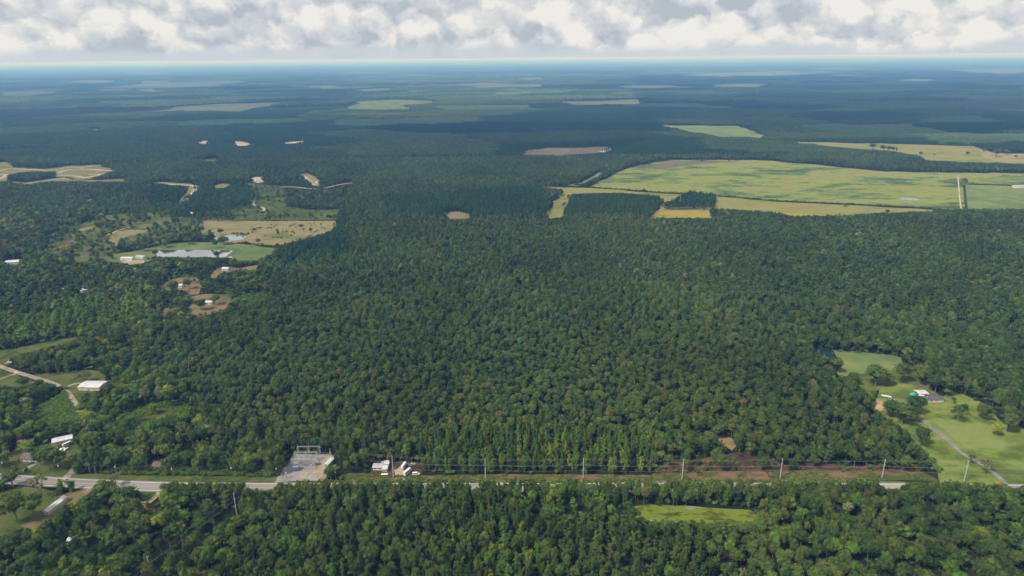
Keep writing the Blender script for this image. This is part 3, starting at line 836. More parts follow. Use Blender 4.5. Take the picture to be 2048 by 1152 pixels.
def trunk_geom(W, H, z0, cents, seed, limbs=4):
    r = random.Random(seed)
    mb = MB()
    rb = 0.016 * H + 0.06
    top = (0, 0, z0 + (H - z0) * 0.45)
    mb.tube((0, 0, -0.3), (0, 0, z0 * 0.8), rb, rb * 0.75, 6)
    mb.tube((0, 0, z0 * 0.8), top, rb * 0.75, rb * 0.35, 6)
    for k in range(min(limbs, len(cents))):
        c = cents[(k * 3) % len(cents)]
        mb.tube((0, 0, z0 * (0.75 + 0.06 * k)), tuple(c), rb * 0.4, rb * 0.12, 5)
    return np.array(mb.v, float), mb.f

def mesh_np(name, V, F, mats, fm=None):
    me = bpy.data.meshes.new(name)
    me.from_pydata(V.tolist(), [], F)
    for m in mats:
        me.materials.append(m)
    if fm is not None:
        me.polygons.foreach_set('material_index', fm)
    me.update()
    return me

FORMS = {  # form: (W, H, z0) in metres, normalised afterwards
    'round': (9.0, 13.0, 4.0), 'tall': (6.0, 14.5, 1.6), 'pine': (6.0, 16.0, 5.0), 'open': (9.0, 12.0, 3.2), 'bush': (4.0, 3.0, 0.1)}

def proto(form, seed, lod):
    W, H, z0 = FORMS[form]
    f = 'round' if form == 'bush' else form
    lum, per, leaf = {0: (13, 34, 0.042), 1: (9, 11, 0.078), 2: (6, 5, 0.13)}[lod]
    if form == 'open':
        lum, per = int(lum * 1.3), int(per * 0.8)
    if form == 'bush':
        lum = max(4, lum // 2)
    V, F, cents = crown_geom(seed, f, W, H, z0, lum, per, leaf * W, core=(form != 'open'))
    S = np.array([1 / W, 1 / W, 1 / H])
    TV, TF = trunk_geom(W, H, z0, cents, seed, 0 if lod == 2 else 4)
    return V * S, F, TV * S, TF

proto_cols = {}
def proto_collection(key, specs, lod):
    """prototype meshes (trunk and crown in one) for the woodland masses"""
    c = bpy.data.collections.new('protos_' + key)
    for i, (form, seed) in enumerate(specs):
        V, F, TV, TF = proto(form, seed, lod)
        F2 = F + [tuple(k + len(V) for k in f) for f in TF]
        me = mesh_np('wood_%s_%02d' % (key, i), np.concatenate([V, TV]), F2, [M['leaf'], M['bark']], [0] * len(F) + [1] * len(TF))
        c.objects.link(bpy.data.objects.new('p%02d_%s' % (i, key), me))
    proto_cols[key] = c
SPEC = [('round', 11), ('round', 12), ('round', 13), ('round', 14), ('tall', 21), ('tall', 22), ('tall', 23), ('pine', 31), ('pine', 32), ('open', 41), ('open', 42), ('bush', 51), ('bush', 52)]
IDX = {'round': [0, 1, 2, 3], 'tall': [4, 5, 6], 'pine': [7, 8], 'open': [9, 10], 'bush': [11, 12]}
proto_collection('near', SPEC, 0)
proto_collection('mid', SPEC, 1)

# a 50 m tile of canopy for the far woods
def tile(seed, form_w):
    r = np.random.default_rng(seed)
    Vs, Fs, off = [], [], 0
    for i in range(7):
        for j in range(7):
            form = r.choice(list(form_w), p=list(form_w.values()))
            W, H, z0 = FORMS[form]
            k = r.uniform(0.85, 1.3)
            V, F, _ = crown_geom(int(r.integers(1e6)), form, W, H, z0, 5, 4, 0.15 * W)
            V = V * k + np.array([(i - 3 + r.uniform(-.4, .4)) * 7.4, (j - 3 + r.uniform(-.4, .4)) * 7.4, -H * k + 14.0 + r.uniform(-1.5, 1.5)])
            Vs.append(V); Fs += [tuple(q + off for q in f) for f in F]; off += len(V)
    return np.concatenate(Vs), Fs
cfar = bpy.data.collections.new('protos_far')
for i, w in enumerate(({'round': 0.8, 'tall': 0.2}, {'round': 0.8, 'tall': 0.2}, {'round': 0.6, 'tall': 0.4}, {'pine': 0.8, 'tall': 0.2}, {'pine': 0.9, 'tall': 0.1})):
    V, F = tile(900 + i, w)
    cfar.objects.link(bpy.data.objects.new('p%02d_far' % i, mesh_np('wood_far_%02d' % i, V, F, [M['leaf']])))
proto_cols['far'] = cfar

def scatter(name, label, cat, key, P, scl, rot, idx, tint):
    me = bpy.data.meshes.new(name)
    me.vertices.add(len(P))
    me.vertices.foreach_set('co', np.ascontiguousarray(P, dtype=np.float32).ravel())
    for nm, ty, arr, fld in (('scl', 'FLOAT_VECTOR', scl, 'vector'), ('tint', 'FLOAT_VECTOR', tint, 'vector'), ('rot', 'FLOAT', rot, 'value'), ('pick', 'INT', idx, 'value')):
        a = me.attributes.new(nm, ty, 'POINT')
        a.data.foreach_set(fld, np.ascontiguousarray(arr, dtype=np.int32 if ty == 'INT' else np.float32).ravel())
    me.update()
    o = link(name, me)
    ng = bpy.data.node_groups.new('plant_' + name, 'GeometryNodeTree')
    ng.interface.new_socket('Geometry', in_out='INPUT', socket_type='NodeSocketGeometry')
    ng.interface.new_socket('Geometry', in_out='OUTPUT', socket_type='NodeSocketGeometry')
    n, l = ng.nodes, ng.links
    gi, go = n.new('NodeGroupInput'), n.new('NodeGroupOutput')
    ip = n.new('GeometryNodeInstanceOnPoints')
    ci = n.new('GeometryNodeCollectionInfo')
    ci.inputs['Collection'].default_value = proto_cols[key]
    ci.inputs['Separate Children'].default_value = True
    ci.inputs['Reset Children'].default_value = True
    def attr(nm, ty):
        a = n.new('GeometryNodeInputNamedAttribute')
        a.data_type = ty
        a.inputs['Name'].default_value = nm
        return a.outputs['Attribute']
    cx = n.new('ShaderNodeCombineXYZ')
    l.new(attr('rot', 'FLOAT'), cx.inputs['Z'])
    l.new(gi.outputs[0], ip.inputs['Points'])
    l.new(ci.outputs[0], ip.inputs['Instance'])
    ip.inputs['Pick Instance'].default_value = True
    l.new(attr('pick', 'INT'), ip.inputs['Instance Index'])
    l.new(cx.outputs[0], ip.inputs['Rotation'])
    l.new(attr('scl', 'FLOAT_VECTOR'), ip.inputs['Scale'])
    l.new(ip.outputs[0], go.inputs[0])
    md = o.modifiers.new('plant', 'NODES')
    md.node_group = ng
    return tag(o, label, cat, None, 'stuff')

# ------------------------------------------------------------------ foliage tints (leaf albedo)
T = {'dark': (0.055, 0.092, 0.034), 'mid': (0.084, 0.124, 0.042), 'olive': (0.108, 0.138, 0.044), 'bright': (0.105, 0.185, 0.040), 'lime': (0.20, 0.245, 0.04),
     'yellow': (0.40, 0.30, 0.02), 'gold': (0.30, 0.29, 0.04), 'brown': (0.120, 0.112, 0.055), 'pale': (0.19, 0.20, 0.125), 'pine': (0.038, 0.090, 0.045), 'young': (0.10, 0.15, 0.065), 'ochre': (0.25, 0.19, 0.06)}
TN = list(T)
T = {k: (.97 * v_[0], .99 * v_[1], .66 * v_[2]) for k, v_ in T.items()}
TA = np.array([T[k] for k in TN])
PAL = {'hard': dict(dark=.38, mid=.44, olive=.12, brown=.02, bright=.015, pale=.005),
       'plant': dict(dark=.32, mid=.52, olive=.13, brown=.02, bright=.01),
       'mix': dict(dark=.36, mid=.26, olive=.17, bright=.10, lime=.05, brown=.02, pale=.012, ochre=.005),
       'south': dict(dark=.24, mid=.38, olive=.24, bright=.09, lime=.006, brown=.012, pale=.004),
       'fresh': dict(dark=.10, mid=.32, bright=.42, lime=.07, olive=.09),
       'pine': dict(pine=.75, dark=.15, mid=.10),
       'young': dict(young=.7, mid=.2, olive=.1)}

# zone polygons in survey grid: later entries win.  (outline, palette, forms, height, width)
ZONES = [
    (None, 'hard', dict(round=.80, tall=.17, open=.03), 13.5, 7.9),
    ([(430, 440), (1100, 440), (2060, 420), (2060, 900), (1700, 900), (870, 585), (560, 575), (420, 560)], 'hard', dict(round=.86, tall=.12, open=.02), 13.5, 7.8),
    ([(560, 586), (700, 580), (870, 590), (1080, 640), (1500, 660), (1700, 900), (1500, 900), (1320, 870), (1000, 880), (640, 880), (420, 850), (390, 800), (230, 740), (300, 690), (400, 640), (500, 632)], 'plant', dict(round=.90, tall=.10), 11.0, 6.9),
    ([(1430, 420), (2060, 418), (2060, 860), (1900, 760), (1720, 690), (1600, 600), (1480, 480)], 'hard', dict(round=.94, tall=.05, open=.01), 15.5, 9.0),
    ([(-60, 420), (210, 420), (400, 500), (560, 500), (520, 560), (560, 580), (420, 640), (300, 690), (230, 740), (400, 820), (420, 860), (560, 945), (-60, 945)], 'mix', dict(round=.74, tall=.20, open=.06), 13.5, 9.6),
    ([(-60, 650), (160, 610), (310, 610), (330, 640), (250, 670), (160, 690), (-60, 690)], 'fresh', dict(round=.6, tall=.4), 12.0, 8.0),
    ([(840, 880), (1000, 868), (1310, 888), (1310, 948), (840, 952)], 'fresh', dict(tall=.75, pine=.25), 14.5, 5.8),
    ([(-80, 978), (2100, 978), (2100, 1400), (-80, 1400)], 'south', dict(round=.66, tall=.32, open=.02), 14.0, 7.4),
    ([(780, 1000), (1000, 978), (1230, 990), (1300, 1060), (1450, 1080), (1450, 1300), (780, 1300), (900, 1100)], 'south', dict(tall=.62, round=.38), 14.5, 6.3),
    ([(1020, 1010), (1100, 990), (1230, 1000), (1250, 1060), (1150, 1060), (1060, 1040)], 'fresh', dict(round=.5, tall=.5), 13.0, 7.0),
    ([(860, 1100), (1120, 1080), (1160, 1300), (820, 1300)], 'fresh', dict(tall=.7, round=.3), 14.0, 6.4),
    ([(1540, 1010), (2100, 985), (2100, 1400), (1480, 1400)], 'south', dict(round=.9, tall=.09, open=.01), 14.0, 8.6),
    ([(-80, 1040), (260, 1000), (470, 985), (470, 1040), (300, 1160), (-80, 1300)], 'mix', dict(round=.84, tall=.12, open=.04), 13.5, 9.0),
    ([(1120, 436), (1142, 388), (1240, 386), (1318, 392), (1330, 405), (1296, 437)], 'pine', dict(pine=.8, tall=.2), 15.0, 6.5),
    ([(1325, 421), (1330, 405), (1380, 382), (1432, 388), (1428, 420)], 'pine', dict(round=.6, pine=.4), 15.0, 8.0),
    ([(760, 400), (1080, 380), (1100, 436), (900, 445), (780, 436)], 'pine', dict(pine=.6, round=.4), 16.0, 7.0),
    ([(600, 460), (690, 440), (700, 520), (560, 545)], 'pine', dict(pine=.5, round=.5), 15.0, 7.5),
    ([(300, 370), (500, 366), (520, 420), (380, 440), (300, 420)], 'pine', dict(pine=.5, round=.5), 13.0, 7.5),
]
STANDS = [ZONES[13][0], ZONES[14][0]]          # tree stands standing inside the fields
SPARSE = [([(466, 368), (500, 366), (560, 372), (575, 382), (560, 392), (585, 395), (570, 412), (600, 418), (650, 420), (690, 418), (672, 440), (462, 441), (462, 425), (500, 415), (520, 398), (512, 380)], 0.028),
          ([(1310, 948), (1325, 925), (1395, 920), (1440, 905), (1500, 905), (1560, 925), (1700, 930), (1850, 932), (1860, 948), (1400, 946)], 0.34),
          ([(96, 470), (210, 430), (300, 425), (400, 441), (400, 470), (330, 484), (222, 506), (216, 530), (150, 530), (90, 515)], 0.24),
          ([(300, 610), (340, 540), (420, 545), (480, 545), (480, 585), (520, 600), (500, 630), (380, 650)], 0.3),
          ([(500, 345), (560, 340), (700, 380), (700, 420), (560, 400), (490, 385)], 0.3)]

def wire_corridor(px):
    w = poly_world(px)
    return [(p.x, p.y) for p in w]
CORR = wire_corridor([(540, 960), (472, 1026), (301, 1146), (180, 1240)])

def seg_dist(x, y, pts):
    d = np.full(x.shape, 1e9)
    for (x0, y0), (x1, y1) in zip(pts, pts[1:]):
        dx, dy = x1 - x0, y1 - y0
        t = np.clip(((x - x0) * dx + (y - y0) * dy) / (dx * dx + dy * dy), 0, 1)
        d = np.minimum(d, np.hypot(x - x0 - t * dx, y - y0 - t * dy))
    return d
HWL = [(p.x, p.y) for p in HWS]

KEEP_OUT = []      # (x, y, radius) round houses, vehicles and set-piece trees; filled before planting
def keep_out(p, r):
    KEEP_OUT.append((p.x, p.y, r))

# ------------------------------------------------------------------ buildings
def frame(pl, pr):
    a, b = at(*pl), at(*pr)
    d = b - a
    return a, d.length, math.atan2(d.y, d.x)

def gable(name, label, cat, pl, pr, depth, h, rh, wall, roof, ridge='x', over=0.5, windows=3, door=True, open_front=False, group=None, L=None, flue=False):
    """a building: walls with gable ends, two roof slopes, windows with frames, a door with a handle"""
    a, Lx, rz = frame(pl, pr)
    L = L or Lx
    t = thing(name, label, cat, (a.x, a.y, 0.1), rz, group)
    w = MB()
    if open_front:
        for x in (0.1, L / 2, L - 0.1):
            for y in (0.1, depth - 0.1):
                MB().box(x - 0.1, y - 0.1, 0, x + 0.1, y + 0.1, h).build('post', M[wall], t)
    elif ridge == 'x':
        w.prism([(0, 0), (depth, 0), (depth, h), (depth / 2, h + rh), (0, h)], 0, 0, L)
        w.build('wall', M[wall], t)
    else:
        w.prism([(0, 0), (L, 0), (L, h), (L / 2, h + rh), (0, h)], 1, 0, depth)
        w.build('wall', M[wall], t)
    th = 0.14
    span = depth if ridge == 'x' else L
    k = rh / (span / 2)
    for s in (0, 1):
        e0, e1 = (-over, span / 2 + 0.02) if s == 0 else (span + over, span / 2 - 0.02)
        z0 = h - over * k + 0.04
        z1 = h + rh + 0.04 + s * 0.02
        prof = [(e0, z0), (e1, z1), (e1, z1 + th), (e0, z0 + th)]
        MB().prism(prof, 0 if ridge == 'x' else 1, -over, (L if ridge == 'x' else depth) + over).build('roof_slope', M[roof], t)
    if not open_front:
        for i in range(windows):
            x = L * (i + 0.6) / (windows + 0.4)
            if door and i == windows // 2:
                x += 1.4
            wn_ = MB().box(x - 0.6, -0.04, 1.0, x + 0.6, 0.05, 2.1).build('window', M['white'], t)
            MB().box(x - 0.48, -0.07, 1.1, x + 0.48, 0.02, 2.0).build('pane', M['glass'], wn_)
        if door:
            x = L * 0.5 - 0.6
            d = MB().box(x - 0.5, -0.05, 0.0, x + 0.5, 0.05, 2.1).build('door', M['wood'], t)
            MB().box(x + 0.32, -0.1, 0.95, x + 0.4, -0.05, 1.1).build('handle', M['galv'], d)
    if flue:
        MB().tube((L * 0.3, depth * 0.4, h + rh * 0.5), (L * 0.3, depth * 0.4, h + rh + 0.9), 0.18).build('flue', M['white'], t)
    c = Vector((a.x, a.y, 0)) + Vector((math.cos(rz), math.sin(rz), 0)) * (L / 2) + Vector((-math.sin(rz), math.cos(rz), 0)) * (depth / 2)
    n = max(1, int(L / 8))
    for i in range(n):
        f = (i + 0.5) / n * L
        keep_out(Vector((a.x, a.y, 0)) + Vector((math.cos(rz), math.sin(rz), 0)) * f + Vector((-math.sin(rz), math.cos(rz), 0)) * (depth / 2), depth / 2 + 4.0)
    return t

# right homestead: long mobile home, carports, deck
mh = gable('mobile_home', 'long white mobile home with a grey-brown roof on the lawn', 'mobile home', (1844, 806), (1887, 804), 7.5, 2.9, 1.1, 'white', 'dark_roof', windows=6, flue=True)
a_, L_, rz_ = frame((1844, 806), (1887, 804))
dk = MB()
for i in range(9):
    MB().box(L_ * 0.38 + i * 0.95, -3.0, 0.55, L_ * 0.38 + i * 0.95 + 0.9, -0.06, 0.65).build('deck_board', M['wood'], mh)
for x in (L_ * 0.38 + 0.1, L_ * 0.38 + 8.2):
    MB().box(x, -2.9, 0, x + 0.2, -2.7, 1.4).build('deck_post', M['wood'], mh)
MB().box(L_ * 0.38, -2.95, 1.3, L_ * 0.38 + 8.5, -2.85, 1.42).build('deck_rail', M['wood'], mh)
for k in range(3):
    MB().box(L_ * 0.38 + 3.2, -3.35 - k * 0.35, 0, L_ * 0.38 + 5.0, -3.02 - k * 0.35, 0.45 - k * 0.15).build('step', M['wood'], mh)
gable('carport', 'white metal carport joined to the end of the mobile home', 'carport', (1828, 803), (1844, 808), 12.0, 2.7, 0.5, 'white', 'white_metal', ridge='y', windows=0, door=False, open_front=True)
gable('carport', 'white metal canopy standing behind the mobile home', 'carport', (1836, 794), (1856, 794), 7.5, 3.1, 0.4, 'white', 'white_metal', windows=0, door=False, open_front=True)
t = thing('party_tent', 'teal green domed tarpaulin shelter behind the carport', 'tent', at(1826, 792, 0.1), 0.2)
mb = MB()
nseg, nr = 10, 4
ring = [[(3.6 * math.cos(2 * math.pi * k / nseg) * math.cos(0.5 * math.pi * j / nr) if True else 0, 2.6 * math.sin(2 * math.pi * k / nseg) * math.cos(0.5 * math.pi * j / nr), 1.6 + 1.5 * math.sin(0.5 * math.pi * j / nr)) for k in range(nseg)] for j in range(nr)]
for j in range(nr - 1):
    for k in range(nseg):
        mb.quad(ring[j][k], ring[j][(k + 1) % nseg], ring[j + 1][(k + 1) % nseg], ring[j + 1][k])
mb.poly(ring[-1])
mb.build('canopy', M['teal'], t)
for k in range(0, nseg, 2):
    x, y, z = ring[0][k]
    MB().tube((x, y, 0), (x, y, z), 0.06).build('pole', M['galv'], t)
keep_out(at(1826, 792), 6)

def boat(label, p, rz, Lb=7.5, group=None):
    t = thing('boat', label, 'boat', (*at(*p).xy, 0.1), rz, group)
    secs = [(-Lb / 2, 1.1, 1.0), (-Lb / 6, 1.25, 1.05), (Lb / 5, 1.05, 1.15), (Lb * 0.4, 0.5, 1.3), (Lb / 2, 0.06, 1.42)]
    mb = MB()
    rows = [[(x, -w, 0.6 + h), (x, -w * 0.7, 0.75), (x, 0, 0.55 + (0.5 if i == 4 else 0)), (x, w * 0.7, 0.75), (x, w, 0.6 + h)] for i, (x, w, h) in enumerate(secs)]
    for q, r2 in zip(rows, rows[1:]):
        for k in range(4):
            mb.quad(q[k], q[k + 1], r2[k + 1], r2[k])
        mb.quad(q[0], r2[0], r2[4], q[4])
    mb.poly(rows[0])
    hull = mb.build('hull', M['car_white'], t)
    MB().box(-0.6, -0.6, 1.62, 0.9, 0.6, 2.3).build('console', M['white'], t)
    MB().quad((0.95, -0.7, 1.66), (0.95, 0.7, 1.66), (0.6, 0.6, 2.55), (0.6, -0.6, 2.55)).build('windscreen', M['glass'], t)
    MB().box(-Lb / 2 - 0.5, -0.25, 0.9, -Lb / 2 - 0.02, 0.25, 2.1).build('outboard_motor', M['car_dark'], t)
    MB().box(-2.5, -0.9, 0.42, 2.8, -0.8, 0.54).box(-2.5, 0.8, 0.42, 2.8, 0.9, 0.54).box(2.8, -0.06, 0.42, 5.2, 0.06, 0.54).build('trailer_frame', M['galv'], t)
    for s in (-1, 1):
        MB().tube((-0.8, s * 1.0, 0.33), (-0.8, s * 1.2, 0.33), 0.33, n=10).build('wheel', M['rubber'], t)
    keep_out(at(*p), 6)
    return t

def vehicle(name, label, cat, p, rz, style='sedan', paint='car_white', group=None, s=1.0):
    t = thing(name, label, cat, (*at(*p).xy, 0.2), rz, group)
    prof = {'sedan': [(-2.3, .35), (2.3, .35), (2.35, .75), (1.1, .95), (-1.6, .98), (-2.3, .9)],
            'pickup': [(-2.8, .5), (2.7, .5), (2.75, 1.05), (1.5, 1.2), (-2.8, 1.2)],
            'van': [(-2.7, .4), (2.6, .4), (2.65, 1.05), (1.9, 1.25), (-2.7, 1.25)],
            'motorhome': [(-4.2, .5), (4.2, .5), (4.2, 1.3), (3.2, 1.5), (-4.2, 1.5)]}[style]
    cab = {'sedan': [(1.0, .95), (0.35, 1.45), (-1.0, 1.48), (-1.7, .98)],
           'pickup': [(1.4, 1.2), (0.8, 1.85), (-0.6, 1.88), (-0.8, 1.2)],
           'van': [(1.85, 1.25), (1.1, 2.15), (-2.6, 2.2), (-2.7, 1.25)],
           'motorhome': [(4.1, 1.5), (3.3, 3.1), (-4.1, 3.15), (-4.2, 1.5)]}[style]
    hw_ = {'sedan': .88, 'pickup': .98, 'van': .98, 'motorhome': 1.2}[style]
    pm = M[paint]
    MB().prism(prof, 1, -hw_, hw_).build('body', pm, t)
    MB().prism(cab, 1, -hw_ * .86, hw_ * .86).build('cabin', pm, t)
    (x0, z0), (x1, z1) = cab[0], cab[1]
    MB().quad((x0 + .02, -hw_ * .78, z0 + .06), (x0 + .02, hw_ * .78, z0 + .06), (x1 + .03, hw_ * .74, z1 - .03), (x1 + .03, -hw_ * .74, z1 - .03)).build('windscreen', M['glass'], t)
    zc, zt = cab[3][1] + .1, cab[2][1] - .12
    xb, xf = cab[2][0] + .15, cab[1][0] - .1
    for sd in (-1, 1):
        MB().box(xb, sd * hw_ * .865 - .012, zc, xf, sd * hw_ * .865 + .012, zt).build('side_window', M['glass'], t)
    wr = .33 if style == 'sedan' else .38
    for wx in (prof[0][0] * .62, prof[1][0] * .62):
        for sd in (-1, 1):
            wh = MB().tube((wx, sd * (hw_ - .2), wr), (wx, sd * (hw_ + .03), wr), wr, n=10).build('wheel', M['rubber'], t)
            MB().tube((wx, sd * (hw_ + .02), wr), (wx, sd * (hw_ + .05), wr), wr * .5, n=8).build('rim', M['galv'], wh)
    if style == 'pickup':
        MB().box(-2.7, -.85, 1.205, -.95, .85, 1.24).build('bed_liner', M['car_dark'], t)
    if s != 1.0:
        t.scale = (s, s, s)
    keep_out(at(*p), 4.5)
    return t

boat('white motorboat on a trailer at the lawn edge near the mobile home', (1772, 795), R(150), 8.5)

# left: metal building, houses, sheds
gable('metal_building', 'large white metal building beside the pale dirt road', 'building', (157, 781), (199, 782), 13, 3.6, 0.9, 'cream', 'white_metal', windows=3)
t = thing('soil_heap', 'tan soil heap behind the large white metal building', 'heap', (*at(203, 765).xy, 0.05))
mb = MB(); hr = random.Random(5)
rows = [[(r_ * math.cos(k * .628) * hr.uniform(.85, 1.15), r_ * math.sin(k * .628) * hr.uniform(.85, 1.15), z_) for k in range(10)] for r_, z_ in ((4.2, 0), (3.2, .9), (1.8, 1.8), (.7, 2.2))]
for q, r2 in zip(rows, rows[1:]):
    for k in range(10):
        mb.quad(q[k], q[(k + 1) % 10], r2[(k + 1) % 10], r2[k])
mb.poly(rows[-1]); mb.build('heap_body', M['orange_soil'], t)
keep_out(at(203, 765), 6)
gable('tin_shed', 'long tin shed with a bright roof above parked vehicles', 'shed', (106, 893), (146, 884), 7.5, 3.4, 0.8, 'cream', 'white_metal', windows=2)
gable('cream_house', 'cream house with a brown roof by the grey drive', 'house', (41, 923), (73, 926), 9.0, 2.8, 1.9, 'cream', 'brown_roof', windows=4, flue=True)
gable('rusty_shed', 'small shed with a rusted roof behind the cream house', 'shed', (34, 892), (48, 891), 5.5, 2.5, 1.0, 'wood', 'rust_roof', windows=1)
gable('dark_shed', 'low dark open shed beside the rusted one', 'shed', (55, 890), (68, 887), 4.5, 2.4, 0.6, 'wood', 'dark_roof', windows=0, door=False, open_front=True)
gable('white_shed', 'long white shed on the tan plot south of highway', 'shed', (88, 1030), (98, 1031), 17.0, 3.0, 0.7, 'cream', 'white_metal', ridge='y', windows=1)
gable('roadside_house', 'small pink-walled house half hidden by roadside bushes', 'house', (304, 938), (320, 940), 7.0, 2.7, 1.6, 'cream', 'brown_roof', windows=2)
gable('roadside_shed', 'pale grey shed peeking out of trees by the small house', 'shed', (338, 931), (350, 930), 6.0, 3.0, 1.0, 'white', 'grey_metal', windows=1)
for sp, lab in (((140, 1085), 'white tin roof shack glimpsed under dark trees'), ((130, 1100), 'low white shack with scattered panels under dark trees')):
    gable('shack', lab, 'shack', (sp[0] - 5, sp[1] + 4), (sp[0] + 7, sp[1] + 3), 4.5, 2.6, 0.5, 'wood', 'white_metal', windows=1)
gable('trailer_home', 'tiny white trailer among trees beside the curving drive', 'trailer', (281, 1016), (290, 1015), 3.0, 2.5, 0.3, 'white', 'white_metal', windows=2)
t = thing('water_tank', 'pale round water tank among trees near the shacks', 'tank', (*at(101, 1128).xy, 0.1))
MB().tube((0, 0, 0), (0, 0, 6.5), 1.5, n=16).build('tank_body', M['white'], t)
MB().tube((0, 0, 6.52), (0, 0, 7.2), 1.5, 0.3, n=16).build('tank_roof', M['grey_metal'], t)
keep_out(at(101, 1128), 4)
# by the ponds
gable('barn', 'long white barn beside the long pond', 'barn', (241, 521), (264, 521), 9.0, 3.4, 1.2, 'white', 'white_metal', windows=2)
gable('barn', 'grey roofed barn next to the long white one', 'barn', (271, 517), (286, 518), 8.0, 3.2, 1.0, 'white', 'grey_metal', windows=1)
gable('pond_house', 'white house with a tan roof below the long pond', 'house', (449, 522), (463, 522), 9.0, 3.4, 2.6, 'white', 'tan_roof', windows=2)
clearing('yard', 'bare pale yard in front of the pond barns', 'yard', [(240, 524), (262, 519), (290, 521), (288, 526), (258, 530)], 'sand_far', 0.18, 5, 0.5)
gable('large_barn', 'wide white-roofed barn in the western woods', 'barn', (9, 530), (42, 528), 14.0, 3.6, 1.0, 'white', 'white_metal', windows=2)
CLEAR.append([(8, 522), (20, 517), (46, 518), (46, 528), (30, 532), (10, 530)])
gable('dark_house', 'dark roofed house in trees west of the pond barns', 'house', (162, 514), (178, 512), 8.0, 3.0, 2.0, 'white', 'dark_roof', windows=2)
CLEAR.append([(160, 504), (178, 503), (178, 514), (160, 514)])
gable('brick_house', 'orange-walled house with a dark roof behind an ochre tree', 'house', (132, 488), (148, 487), 8.0, 3.0, 1.8, 'yellow_wall', 'dark_roof', windows=2)
CLEAR.append([(131, 482), (149, 481), (149, 488), (131, 488)])
for q, lab in (((168, 584), 'small white cottage under a tan tree in the western woods'), ((121, 583), 'tiny grey cabin hidden among the western woods'), ((416, 608), 'white tin roof shed on the reddish-brown clearing'), ((450, 540), 'little white shed below the tan-roofed house'), ((357, 574), 'white shed standing on the tongue-shaped clearing'),
               ((78, 426), 'lone white house among unbroken western woods'), ((384, 428), 'small white house near the bend of pale lane'), ((509, 362), 'white house on the bare sandy plot'), ((634, 366), 'white shed at the foot of the tan clearing')):
    s_ = px_per_m(*q)
    hw2 = 4.5 * s_
    gable('cottage', lab, 'cottage', (q[0] - hw2, q[1] + 1.5), (q[0] + hw2, q[1] + 1.5), 7.0, 3.0, 1.5, 'white', 'white_metal', windows=2)
    CLEAR.append([(q[0] - hw2, q[1] - 3), (q[0] + hw2, q[1] - 3), (q[0] + hw2, q[1] + 3), (q[0] - hw2, q[1] + 3)])
gable('barn', 'grey roofed barn at the far edge of square mown field', 'barn', (2030, 376), (2060, 376), 12.0, 4.0, 1.5, 'white', 'grey_metal', windows=1)

# yard with scattered vehicles
gable('long_shed', 'long grey metal shed in the dirt vehicle yard', 'shed', (746, 941), (766, 941), 5.5, 2.6, 0.7, 'white', 'grey_metal', windows=2, door=False)
gable('small_shed', 'pale blue-white shed joined to the long grey one', 'shed', (766, 944), (774, 944), 6.0, 2.6, 0.6, 'white', 'white_metal', windows=1)
gable('box_shelter', 'yellow tarpaulin-sided shelter behind the long grey shed', 'shelter', (763, 933), (769, 933), 3.0, 2.3, 0.3, 'yellow_wall', 'tan_roof', windows=0, door=False)
gable('tall_shed', 'tall white shed behind the pale blue-white one', 'shed', (770, 936), (778, 935), 4.0, 3.6, 0.5, 'white', 'white_metal', windows=0)
vehicle('motorhome', 'white motorhome parked beside the pale dirt drive', 'motorhome', (815, 947), R(62), 'motorhome')
vehicle('motorhome', 'older cream motorhome at the back of the dirt yard', 'motorhome', (808, 934), R(75), 'motorhome', s=0.9)
vehicle('van', 'boxy white van parked at the tree edge', 'van', (832, 950), R(8), 'van')
vehicle('car', 'dark car behind the power pole in the dirt yard', 'car', (792, 937), R(60), 'sedan', 'car_dark')
vehicle('pickup', 'pale pickup among junk at the back of the yard', 'pickup', (824, 931), R(15), 'pickup', 'car_silver')
t = thing('flat_trailer', 'low white flatbed trailer on the yard grass', 'trailer', (*at(769, 950).xy, 0.2), R(3))
for i in range(5):
    MB().box(-2.4 + i * 0.98, -1.0, 0.6, -1.46 + i * 0.98, 1.0, 0.7).build('deck_board', M['white'], t)
MB().box(-2.4, -.9, .48, 2.5, -.8, .598).box(-2.4, .8, .48, 2.5, .9, .598).box(2.5, -.06, .48, 3.8, .06, .598).build('chassis', M['galv'], t)
for sd in (-1, 1):
    MB().tube((-.3, sd * 1.02, .33), (-.3, sd * 1.22, .33), .33, n=10).build('wheel', M['rubber'], t)
# left vehicles
vehicle('car', 'white car at the junction of dirt road and drive', 'car', (33, 746), R(-25), 'sedan')
vehicle('pickup', 'white pickup parked on grass above the dirt road', 'pickup', (17, 727), R(20), 'pickup')
vehicle('car', 'white car parked side by side with its twin below the tin shed', 'car', (124, 900), R(80), 'sedan', group='twin white cars')
vehicle('car', 'white car parked side by side with its twin below the tin shed', 'car', (132, 900), R(80), 'sedan', group='twin white cars')
vehicle('motorhome', 'cream box truck standing against the tin shed', 'truck', (135, 891), R(60), 'motorhome', s=0.85)
vehicle('car', 'dark car on the grey drive of the cream house', 'car', (64, 928), R(35), 'sedan', 'car_dark')
vehicle('car', 'dark car at the carport of the mobile home', 'car', (1838, 808), R(100), 'sedan', 'car_dark')
vehicle('pickup', 'silver pickup on the gravel strip by the motorboat', 'pickup', (1783, 801), R(-30), 'pickup', 'car_silver')

